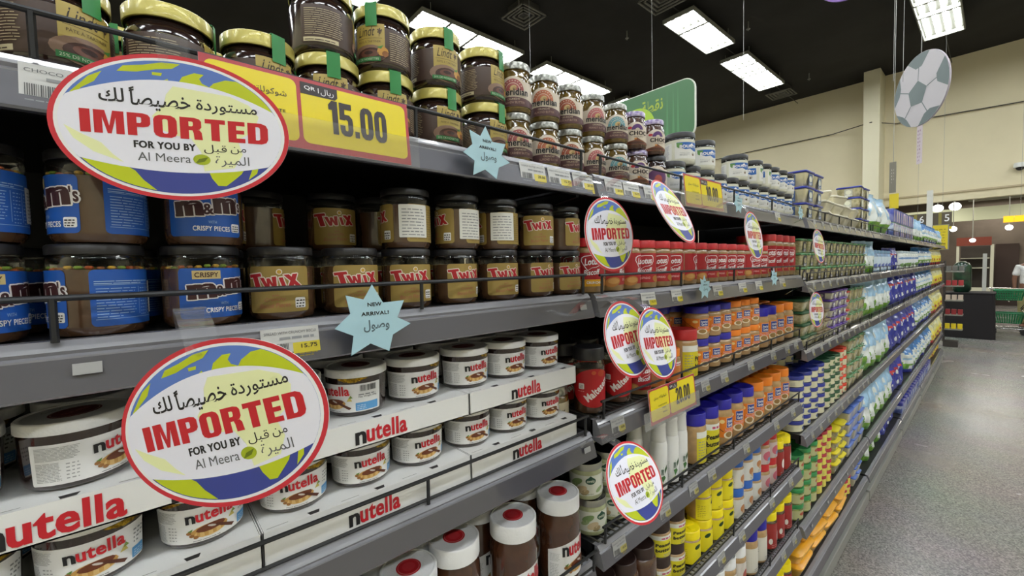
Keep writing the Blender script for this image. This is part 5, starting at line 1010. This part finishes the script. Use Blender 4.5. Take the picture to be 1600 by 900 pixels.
BT2 = p_boxtub(.12, .13, .066, mat('blue_clear_tub', '98a4c0', .3, coat=.5, c2='c8c0a0', vscale=12), mat('sky_blue_lid', '5a78c8', .3, coat=.4), t=.006); stack(BT2, 'lidded_container', 'container with sky-blue lid', 'container', 'sky-blue lidded containers', [3.03, 3.17, 3.32], .4255, .066, 4, -.585, 5)
Y3_ = p_boxtub(.16, .20, .055, mat('amber_box', 'd8a840', .3, coat=.5), mat('amber_lid', 'e8a828', .3, coat=.5), t=.015, c=.025)
mbw = MB(); mbw.rbox(.09, .12, .0552, .0562, mat('clear_lid_window', 'c4c0b4', .2, coat=.6), c=.015, ch=.0003); win = mbw.mesh('lid_window'); Y3_['parts'].append(('lid_window', win, []))
stack(Y3_, 'lidded_box', 'amber box with clear lid window', 'box', 'amber boxes on the base shelf', [2.16, 2.38, 2.60, 2.82], BASEZ + .0005, .0564, 2, -.600, 7, jr=9)
stack(Y3_, 'lidded_box', 'amber box on top of its pile', 'box', 'amber boxes on the base shelf', [2.25, 2.48, 2.72], BASEZ + .0005 + .1138, .0564, 1, -.61, 7, jr=9)
stack(Y1_, 'dessert_cup', 'yellow cup with crimson lid on the base', 'cup', 'crimson-lidded yellow cups', [3.0, 3.085], BASEZ + .0005, .056, 3, -.575, 7, jr=20)
stack(p_boxtub(.09, .08, .06, WHB, mat('sky_blue_lid', '5a78c8'), t=.01), 'lidded_tub', 'pale tub with sky-blue lid', 'tub', 'sky-blue lidded containers', [3.22, 3.32], BASEZ + .0005, .06, 2, -.575, 7)

# ---------------------------------------------------------------- bays four to seven: bags and boxes
def pl(n, c, **k): return mat(n, c, .28, coat=.5, **k)
LB = pl('film_light_blue', '9cc4e4', var=.12, vscale=14); WF = pl('film_white', 'e0e6e4', var=.05, vscale=10); GF = pl('film_green', '7cae34', c2='4c8a30', vscale=20); BF = pl('film_deep_blue', '2a34a0', var=.2, vscale=14); YF = pl('film_yellow', 'ecd424', c2='e8e070', vscale=16); RF = pl('film_red', 'b82c30'); MB_ = pl('film_mid_blue', '3c78b8', var=.15, vscale=14); CF = pl('film_cloudy', 'c8d0c0', c2='e0d890', vscale=14)
BAG_A = [p_bag(.17, .235, .10, [(.40, GF), (.55, WF), (1.2, LB)], s, ((.3, .35, .35, .16, WF), (-.2, .72, .3, .1, WF))) for s in (1, 2)]
BAG_B = [p_bag(.17, .235, .10, [(1.2, BF)], s, ((0, .68, .6, .05, RF), (.1, .60, .5, .035, WF), (-.3, .3, .12, .05, WF), (.35, .25, .12, .06, WF))) for s in (3, 4)]
BAG_W = [p_bag(.17, .235, .10, [(.15, BF), (.35, GF), (.7, WF), (1.2, MB_)], s, ((0, .5, .5, .05, LB), (.3, .2, .2, .1, WF))) for s in (5, 6)]
BAG_Y = [p_bag(.18, .26, .11, [(.15, RF), (.62, YF), (1.2, CF)], s, ((.2, .35, .25, .08, RF), (-.3, .5, .2, .1, CF))) for s in (7, 8)]
def bags(protos, desc, group, ys, z, shelf, rw=0, x=-.585, s=1.):
    for i, y in enumerate(ys):
        o = place(protos[i % 2], 'snack_bag' if 0 else 'product_bag', desc, 'bag', group, (x - .012, y, z), R(-25 + rnd.uniform(-12, 12)), shelf, 0, 1, rw); o.scale = (s, s, s)
dA, dB, dW, dY = 'light blue and green pouch', 'glossy deep blue pouch', 'white, green and blue pouch', 'yellow pouch with red foot'
gA, gB, gW, gY = 'light blue and green pouches', 'deep blue pouches', 'white and blue pouches', 'yellow pouches'
e_ = .001
big = [p_bag(.34, .27, .14, [(.28, GF), (.42, WF), (1.2, LB)], 11, ((-.3, .55, .3, .2, WF), (.4, .6, .25, .18, WF)))] * 2
for y in (3.70, 4.08): place(big[0], 'product_bag', 'large light blue and green bag', 'bag', gA, (-.60, y, 1.729), R(-10), 1)
bxP = p_boxtub(.12, .115, .105, pl('carton_blue', '3c48a0', c2='8c90c8', vscale=20), pl('carton_top', '5070b8'), t=0, c=.004, labc='c8a8c8', lidh=.004); bxG = p_boxtub(.12, .115, .105, pl('carton_white', 'c8d4e0', c2='5a68a8', vscale=24), pl('carton_green_top', '8cb890'), t=0, c=.004, labc='b090b8', lidh=.004)
stack(bxG, 'carton', 'white and violet carton with green top', 'carton', 'cartons on the top shelf', span(4.35, 5.55, .122), 1.729, .105, 1, -.58, 1); stack(bxP, 'carton', 'blue carton stacked above the white ones', 'carton', 'cartons on the top shelf', span(4.35, 5.55, .122), 1.729 + .106, .105, 1, -.58, 1)
bags(BAG_A, dA, gA, span(5.65, 6.6, .16), 1.729, 1, s=.95); bags(BAG_W, dW, gW, span(6.75, 8.3, .17), 1.729, 1, s=.95); bags(BAG_A, 'light blue and green pouch at the far end', gA, span(8.4, 9.05, .17), 1.729, 1, s=.9)
S2, S3, S4, S5 = 1.466, 1.176, .816, .421
bags(BAG_A, dA, gA, [3.53, 3.69], S2, 2, s=.88)
tub = p_simple(.07, .15, pl('tub_light_blue', 'a8c8e0', c2='7898c8', vscale=8), mat('tub_top_blue', '8ab0d8', .35), 'c8d8e4', lidh=.02, ribs=0, spots=[(.3, .3, .5, .2, '5a6cb0')]); tw_ = p_simple(.085, .155, WF, mat('tub_top_white', 'c8d8e4', .35), 'dce0e4', lidh=.02, ribs=0, spots=[(.3, .2, .5, .18, '6a9a4c'), (.3, .8, .6, .1, '6a90c0')])
row(tub, 'large_tub', 'large light blue round tub', 'tub', 'large round tubs', span(3.82, 4.55, .16), S2, -.622, 2, 0, 0, -20, 10); bags(BAG_B, dB, gB, [4.65, 4.80], S2, 2, s=.75)
row(tw_, 'large_tub', 'large white round tub with blue top', 'tub', 'large round tubs', span(4.95, 6.2, .185), S2, -.622, 2, 0, 0, -20, 10)
bags(BAG_W, dW, gW, span(6.35, 7.6, .17), S2, 2, s=.9); bags(BAG_Y, dY, gY, span(7.78, 9.0, .19), S2, 2, s=.78)
for sh_, zz, ss in ((3, S3, 1.), (4, S4, 1.15), (5, S5, 1.15)):
    w_ = .165 * ss
    bags(BAG_A, dA, gA, span(3.45, [0, 0, 0, 4.45, 4.35, 4.55][sh_], w_), zz + e_, sh_, s=ss); bags(BAG_B, dB, gB, span([0, 0, 0, 4.5, 4.4, 4.6][sh_], [0, 0, 0, 6.0, 5.9, 5.1][sh_], w_), zz + e_, sh_, s=ss)
    bags(BAG_W, dW, gW, span([0, 0, 0, 6.05, 5.95, 5.6][sh_], 7.6, w_), zz + e_, sh_, s=ss); bags(BAG_Y, dY, gY, span(7.78, 9.0, .19), zz + e_, sh_, s=ss * .87, x=-.575)
bags(BAG_A, dA, gA, span(3.55, 4.2, .19), BASEZ + e_, 7, s=.82); bags(BAG_B, dB, gB, [4.3, 4.5, 4.7], BASEZ + e_, 7, s=.85)
bx = p_boxtub(.11, .10, .10, pl('box_white_blue', 'c4ccd8', c2='4a5aa0', vscale=16), BF, t=0, c=.01, lidh=.03); stack(bx, 'small_box', 'small white and blue pack', 'pack', 'white and blue packs on the base shelf', span(5.0, 7.5, .125), BASEZ + e_, .10, 1, -.575, 7)
bags(BAG_Y, dY, gY, span(7.78, 9.0, .19), BASEZ + e_, 7, s=.72)

# ================================================================ SIGNS, TAGS, STARS
def frame(rv):                       # sign axes: local x along the shelf, local y up, local z out to the aisle, turned by rv
    rv = Vector(rv); B_ = Matrix(((0, 0, 1), (1, 0, 0), (0, 1, 0))); M_ = Matrix.Rotation(rv.length, 3, rv.normalized()) if rv.length > 1e-6 else Matrix.Identity(3)
    return M_ @ B_
def oval_print():
    P = Print(); A, B_ = 85, 61; sc = lambda pts: [(x * A * 1.027, y * B_ * 1.027) for x, y in pts]
    LIME = ink('c2ce1e'); LBL = ink('5b7cc8'); NAVY = ink('3c4796'); PW = ink('ececf8'); PYE = ink('ecf0b8')
    P.ell(0, 0, A, B_, ink('cf2f3c'), 0, n=72); P.ell(0, 0, A * .957, B_ * .945, WHITE, 1, n=72); P.ell(0, 0, A * .925, B_ * .91, LBL, 2, n=72)
    P.poly(sc(ell(0, 0, .9, .885, 36, 180, 360)), NAVY, 3)
    P.poly(sc([(-.45, .68), (-.40, .76), (-.25, .80), (-.1, .86), (.05, .865), (-.02, .79), (-.15, .76), (-.3, .70)]), LIME, 3); P.poly(sc([(-.18, .72), (-.1, .72), (-.11, .68), (-.18, .68)]), LIME, 3)
    P.poly(sc([(-.88, .15), (-.80, .36), (-.66, .58), (-.56, .66), (-.62, .52), (-.72, .42), (-.78, .28)]), LIME, 3)
    P.poly(sc([(.02, .60), (.06, .70), (.16, .77), (.24, .76), (.2, .70), (.22, .64), (.28, .60), (.24, .56), (.16, .52), (.14, .60), (.08, .62)]), LIME, 3); P.poly(sc([(-.1, .62), (-.06, .65), (-.04, .58), (-.12, .56)]), LIME, 3)
    P.poly(sc([(.24, .54), (.32, .66), (.42, .72), (.50, .72)] + ell(0, 0, .895, .88, 14, 55, 10) + [(.60, .30), (.30, .42)]), LIME, 3)
    P.poly(sc([(-.72, -.40), (-.45, -.52), (-.36, -.60), (-.30, -.72), (-.20, -.85)] + ell(0, 0, .89, .875, 8, 257, 212)[:]), LIME, 4)
    P.poly(sc([(.22, -.50), (.26, -.66), (.31, -.76), (.38, -.76), (.46, -.66), (.52, -.58), (.56, -.48)]), LIME, 4); P.poly(sc([(.58, -.66), (.66, -.56), (.68, -.46), (.62, -.50)]), LIME, 4)
    eg = lambda x: .886 * math.sqrt(max(0, 1 - (x / .9005) ** 2)); xs_ = [-.90 * math.cos(PI * i / 40) for i in range(1, 40)]
    P.poly(sc([(-.9005, 0)] + [(x, max(-.60 + .18 * (x / .87) ** 2, -eg(x))) for x in xs_] + [(.9005, 0)] + [(x, min(.63 - .33 * (x / .87) ** 2, eg(x))) for x in reversed(xs_)]), PW, 5)
    P.poly(sc([(-.02, .56), (.45, .50), (.62, .40), (.70, .25), (.66, .05), (.50, -.1), (.54, -.3), (.46, -.50), (.2, -.565), (.18, -.3), (.10, -.12), (-.02, -.1), (-.16, -.02), (-.2, .14), (-.1, .30), (-.08, .44)]), PYE, 6)
    P.poly(sc([(-.86, -.06), (-.74, -.16), (-.60, -.26), (-.52, -.40), (-.44, -.50), (-.66, -.38), (-.80, -.22)]), PYE, 6)
    P.text(arabic('مستوردة'), 14, 60, 14.5, 26, BLACK, 8, bold=.012); P.text(arabic('خصيصاً'), -32, 10, 13, 31.5, BLACK, 8, bold=.012); P.text(arabic('لك'), -52, -35.5, 17.5, 29, BLACK, 8, bold=.012)
    P.block('IMPORTED', -65, 68, -8.5, 10, RED, 8, gap=1.0)
    P.text('FOR YOU BY', -31, 12, -18.5, -12.5, BLACK, 8, bold=.05); P.text(arabic('من'), 38, 50, -19, -12.5, BLACK, 8); P.text(arabic('قبل'), 18, 35, -20, -12, BLACK, 8)
    gd = ink('5a5c60'); P.text('Al Meera', -29, 8, -29, -22, gd, 8, bold=0.); P.ell(16, -25.5, 6.4, 4.6, ink('a8b820'), 8, n=20); P.poly([(11, -29), (14, -25), (21, -23), (18, -27)], ink('6c7c10'), 9); P.text(arabic('الميرة'), 26, 52, -31, -21, gd, 8)
    return P
mb = MB(); mb.prism([(x / 1000, y / 1000) for x, y in ell(0, 0, 85, 61, 72)], 'z', -.0008, 0, mat('sign_card', 'd8d6d2', .4)); OB = mb.mesh('sign_board', False)
mb = MB(); oval_print().onto(mb, lambda u, v, o: (u, v, o * .3)); OP = mb.mesh('sign_print', False)
OP_M = mat('x', 'ffffff')
mb = MB()
for i in range(6): y = .050 + .004 * i; pass
mb.add([(-.016, .045, -.001), (.016, .045, -.001), (.014, .066, -.004), (-.014, .066, -.004), (.013, .082, -.012), (-.013, .082, -.012), (.013, .088, -.03), (-.013, .088, -.03)], [(0, 1, 2, 3), (3, 2, 4, 5), (5, 4, 6, 7)], PL); CLIP = mb.mesh('plastic_clip')
SG = [((-.466, .029, 1.677), (.002, .014, -.345), 'large oval imported-goods sign hanging from the top shelf at left'), ((-.37, .038, 1.442), (.209, -.126, -.834), 'large tilted oval imported-goods sign over the white-lidded tubs'),
      ((-.418, .584, 1.602), (.064, -.084, .154), 'upright oval sign over the first red-lidded biscuit jar'), ((-.382, .578, 1.434), (.003, -.28, .2), 'oval sign over the round-label jars, left of an overlapping pair'),
      ((-.374, .654, 1.418), (-.087, -.257, .189), 'oval sign in front, right of an overlapping pair'), ((-.375, .583, 1.203), (-.099, -.519, .152), 'slanted oval sign before the steel-lidded green jars'),
      ((-.36, .682, 1.64), (.098, -.437, .205), 'steeply tilted oval sign under the top shelf price tags'), ((-.399, 1.155, 1.617), (.022, -.14, .116), 'narrow-looking oval sign above the biscuit jars, under the star'),
      ((-.419, 1.833, 1.602), (-.046, -.101, .026), 'small distant oval sign before the green-lidded containers'), ((-.408, 1.762, 1.38), (-.081, -.056, -.015), 'small distant oval sign hanging below the second shelf')]
for (pos, rv, lb), az in zip(SG, (1.728, 1.497, 1.69, 1.46, 1.46, 1.206, 1.69, 1.69, 1.69, 1.43)):
    r = link('oval_sign', None); r.matrix_world = frame(rv).to_4x4(); r.location = pos; link('sign_board', OB, r); link('sign_print', OP, r)
    M_ = frame(rv); top = M_ @ Vector((0, .052, -.0012)) + Vector(pos); up = M_ @ Vector((0, 1, 0)); ux = Vector((0, .011, 0)); an = Vector((-.5045, top.y, az)); mb = MB(); L_ = []
    for j in range(9):
        t = j / 8; q_ = top.lerp(an, t) + up * (.03 * math.sin(PI * t)) + Vector((.012 * math.sin(PI * t), 0, 0)); L_ += [q_ - ux, q_ + ux]
    inv = (Matrix.Translation(Vector(pos)) @ M_.to_4x4()).inverted(); mb.add([inv @ p for p in L_], [(2 * j, 2 * j + 1, 2 * j + 3, 2 * j + 2) for j in range(8)], PL); link('plastic_clip', mb.mesh('clip'), r); tag(r, lb, 'sign', 'oval imported-goods signs')
# star tags
def star():
    P = Print(); pts = [(-2, 41), (10, 19), (37, 20), (27, 0), (44, -9), (20, -20), (14, -39), (-8, -27), (-31, -38), (-27, -16), (-47, -6), (-29, 9), (-33, 30), (-13, 24)]; STB = ink('a8ccd8')
    mb = MB(); mb.prism([(x / 1000, y / 1000) for x, y in pts], 'z', -.0008, 0, STB); b = mb.mesh('star_card', False)
    P.poly([(x * .995, y * .995) for x, y in pts], STB, 0); P.text('NEW', -9, 8, 15.5, 20, BLACK, 2, bold=.03); P.text('ARRIVAL!', -17, 16, 5, 9.5, BLACK, 2, bold=.03); P.text(arabic('وصول'), -15, 16, -14, 0, ink('5c6e76'), 2, bold=.02)
    mb = MB(); P.onto(mb, lambda u, v, o: (u, v, o)); return b, mb.mesh('star_print', False)
SB_, SP_ = star()
for pos, k, tz, lb in (((-.486, .384, 1.717), .93, 0, 'light blue star tag on the top rail beside the price labels'), ((-.484, .206, 1.493), 1.02, 0, 'light blue star tag on the second rail under the gold-label jars'), ((-.490, 1.300, 1.722), .75, 0, 'pale star tag on the top rail under the coconut jars'),
                       ((-.490, 1.085, 1.490), .75, 0, 'pale star tag on the second rail beneath the biscuit jars'), ((-.490, 1.600, 1.500), .75, 0, 'small pale star tag on the second rail, farther along'), ((-.490, 1.885, 1.735), .7, 0, 'small pale star tag at the end of the second bay top rail')):
    r = link('star_tag', None); r.matrix_world = frame((0, -.06, 0)).to_4x4(); r.location = pos; r.scale = (k, k, k); link('star_card', SB_, r); link('star_print', SP_, r); tag(r, lb, 'tag', 'new arrival star tags')
# big yellow price signs in a clear holder
def price_sign(y0, z0, txt, lb, x=-.490, far=False):
    r = link('price_sign', None); r.matrix_world = frame((0, -.10, 0)).to_4x4(); r.location = (x, y0, z0); W_, H_ = 214, 78; P = Print(); YL = ink('ecd81c', .3); BK = ink('3c3436')
    P.rect(0, 0, W_, H_, ink('b83c44', .3), 0); P.rect(4, 7, 84, H_ - 4, YL, 1, r=7); P.rect(88, 7, W_ - 4, H_ - 4, YL, 1, r=7)
    P.poly([(88, H_ - 4), (88, H_ - 17), (124, H_ - 17), (127, H_ - 14), (127, H_ - 4)], BK, 2); P.text('QR |', 92, 107, H_ - 13, H_ - 7.5, WHITE, 3, bold=.01); P.text(arabic('ريال'), 109, 123, H_ - 15, H_ - 7, WHITE, 3)
    P.block(txt, 116, 184, 22, 60, BK, 3, gap=.8); P.text(arabic('شوكولاته'), 42, 74, 51, 59, BK, 3); P.text(arabic('بندق'), 20, 38, 51, 58, BK, 3); P.text('CHOCOLATE', 36, 72, 35, 38.5, BK, 3, bold=.01); P.text('WITH', 52, 68, 27, 30.5, BK, 3, bold=.01); P.text('200G', 52, 72, 18, 21.5, BK, 3, bold=.02)
    mb = MB(); mb.box(0, W_ / 1000, 0, H_ / 1000, -.001, 0, WHITE); link('sign_card', mb.mesh('card', False), r); mb = MB(); P.onto(mb, lambda u, v, o: (u, v, o)); link('sign_print', mb.mesh('print', False), r)
    mb = MB(); mb.box(-.03, (W_ + 10) / 1000, -.004, .034, .0035, .0042, PL); link('clear_holder', mb.mesh('holder', False), r); tag(r, lb, 'price sign', 'yellow price signs'); return r
AR['د'] = AR['د']
price_sign(.049, 1.683, '15.00', 'red-edged yellow price sign reading 15.00 on the top rail'); price_sign(.985, 1.690, '10.00', 'yellow price sign reading 10.00 beneath the coconut jars'); price_sign(.822, 1.196, '20.00', 'yellow price sign reading 20.00 on the third rail')
# small shelf labels slid into the rails
def label_mesh_(w_, price, name_, dull=False):
    P = Print(); H_ = 36; P.rect(0, 0, w_, H_, ink('c2c2c0' if not dull else 'a4a4a4', .3), 0); P.rect(w_ * .52, 0, w_, H_ * .52, ink('cdbd36' if not dull else 'aaa05c', .3), 1); P.bars(3, w_ * .46, 9, 19, ink('4a4a4a'), 2, n=16)
    P.text(name_, 3, w_ - 3, 29, 32, ink('5c5c60'), 2) if w_ > 40 else P.lines(2, w_ - 2, 29, 32, 1, INK, 2)
    P.lines(w_ * .3, w_ - 3, 23, 26.5, 1, INK, 2, fill=.8); P.text(price, w_ * .66, w_ - 3, 12, 16.5, ink('3a3420'), 3, bold=.02); P.lines(w_ * .62, w_ - 3, 3, 8, 2, ink('8c7c1c'), 3); P.lines(3, w_ * .4, 2, 7, 2, INK, 2)
    mb = MB(); P.onto(mb, lambda u, v, o: (.0 + o, u, v)); mb.box(-.0004, 0, 0, w_ / 1000, 0, H_ / 1000, ink('c2c2c0')); return mb.mesh('shelf_label', False)
LM = {('a', 58): label_mesh_(58, '15.75', 'SPREAD WITH CRUNCHY BISCUI'), ('b', 58): label_mesh_(58, '29.50', 'CASHEW BUTTER SMOOTH'), ('c', 34): label_mesh_(34, '12.25', ''), ('d', 50): label_mesh_(50, '25.00', 'CHOCO SPREAD'), ('e', 50): label_mesh_(46, '18.50', 'PEANUT BUTTER', True), ('f', 34): label_mesh_(34, '12.25', '', True)}
BLK_ = MB(); BLK_.box(-.0004, .0004, 0, .018, 0, .0095, mat('grey_paper', 'a8a8a8', .6)); BLANK = BLK_.mesh('shelf_label', False)
TAGS = []
def slabel(y, z, kind, where):
    me = LM.get(kind) or BLANK; o = link('shelf_label', me, None, (-.5025, y, z - .0455 + (.004 if kind else .018))); o.rotation_euler = (0, R(-11), 0); TAGS.append((o, where, y))
for y, k in ((-.066, ('d', 50)), (.465, ('b', 58)), (.530, ('a', 58)), (.594, ('b', 58))): slabel(y, 1.728, k, 'white and yellow shelf label on the top rail, first bay')
slabel(.090, 1.497, ('a', 58), 'white and yellow shelf label on the second rail, first bay'); slabel(-.048, 1.497, None, 'small blank grey label on the second rail, first bay'); slabel(.605, 1.497, None, 'small blank grey label on the second rail, first bay')
slabel(.61, 1.225, None, 'small blank grey label on the third rail, first bay')
for y, k in ((.690, ('b', 58)), (.752, ('a', 58)), (.830, ('d', 50)), (.925, ('c', 34)), (1.66, ('d', 50))): slabel(y, 1.728, k, 'shelf label on the top rail, second bay')
for y, k in ((.815, ('a', 58)), (.945, ('d', 50)), (1.170, ('b', 58)), (1.345, ('b', 58)), (1.48, ('b', 58)), (1.71, ('b', 58))): slabel(y, 1.495, k, 'shelf label on the second rail, second bay')
for y in (.700, 1.10, 1.22, 1.418, 1.625, 1.775, 1.88): slabel(y, 1.243, ('e', 50), 'shelf label on the third rail, second bay')
for y in (.700, .885, 1.03, 1.138, 1.385, 1.662, 1.85): slabel(y, .985, ('e', 50), 'shelf label on the fourth rail, second bay')
for y in (.90, 1.2, 1.35, 1.62, 1.83): slabel(y, .715, ('e', 50), 'shelf label on the fifth rail, second bay')
for y in (1.75, 1.88): slabel(y, .46, ('e', 50), 'shelf label on the sixth rail, second bay')
BR = [2.06, 3.44, 4.9, 6.3, 7.7]
for k, z in ((1, 1.728), (2, 1.465), (3, 1.18), (4, .82), (5, .425)):
    for y in span(2.06, 3.39, .13): slabel(y, z, ('f', 34) if k != 5 else None, 'narrow shelf label on the %s rail, third bay' % ORD[k])
    if k <= 3:
        for y in span(3.5, 7.5, .4): slabel(y, z, ('f', 34), 'narrow shelf label on the %s rail beyond the third bay' % ORD[k])
B = {}
for o, wh, y in TAGS: B.setdefault(wh, []).append((y, o))
for wh, L in B.items():
    L.sort(key=lambda t: t[0])
    for i, (y, o) in enumerate(L): tag(o, wh + ('' if len(L) == 1 else ', leftmost' if i == 0 else ', rightmost' if i == len(L) - 1 else ', %s from left' % ORD[i + 1]), 'label', 'labels in the shelf rails')
finish_labels()
if _to: bpy.data.objects.remove(_to)
for m in list(bpy.data.meshes):
    if m.users == 0: bpy.data.meshes.remove(m)
print('OBJECTS', len(bpy.data.objects), 'MESHES', len(bpy.data.meshes))
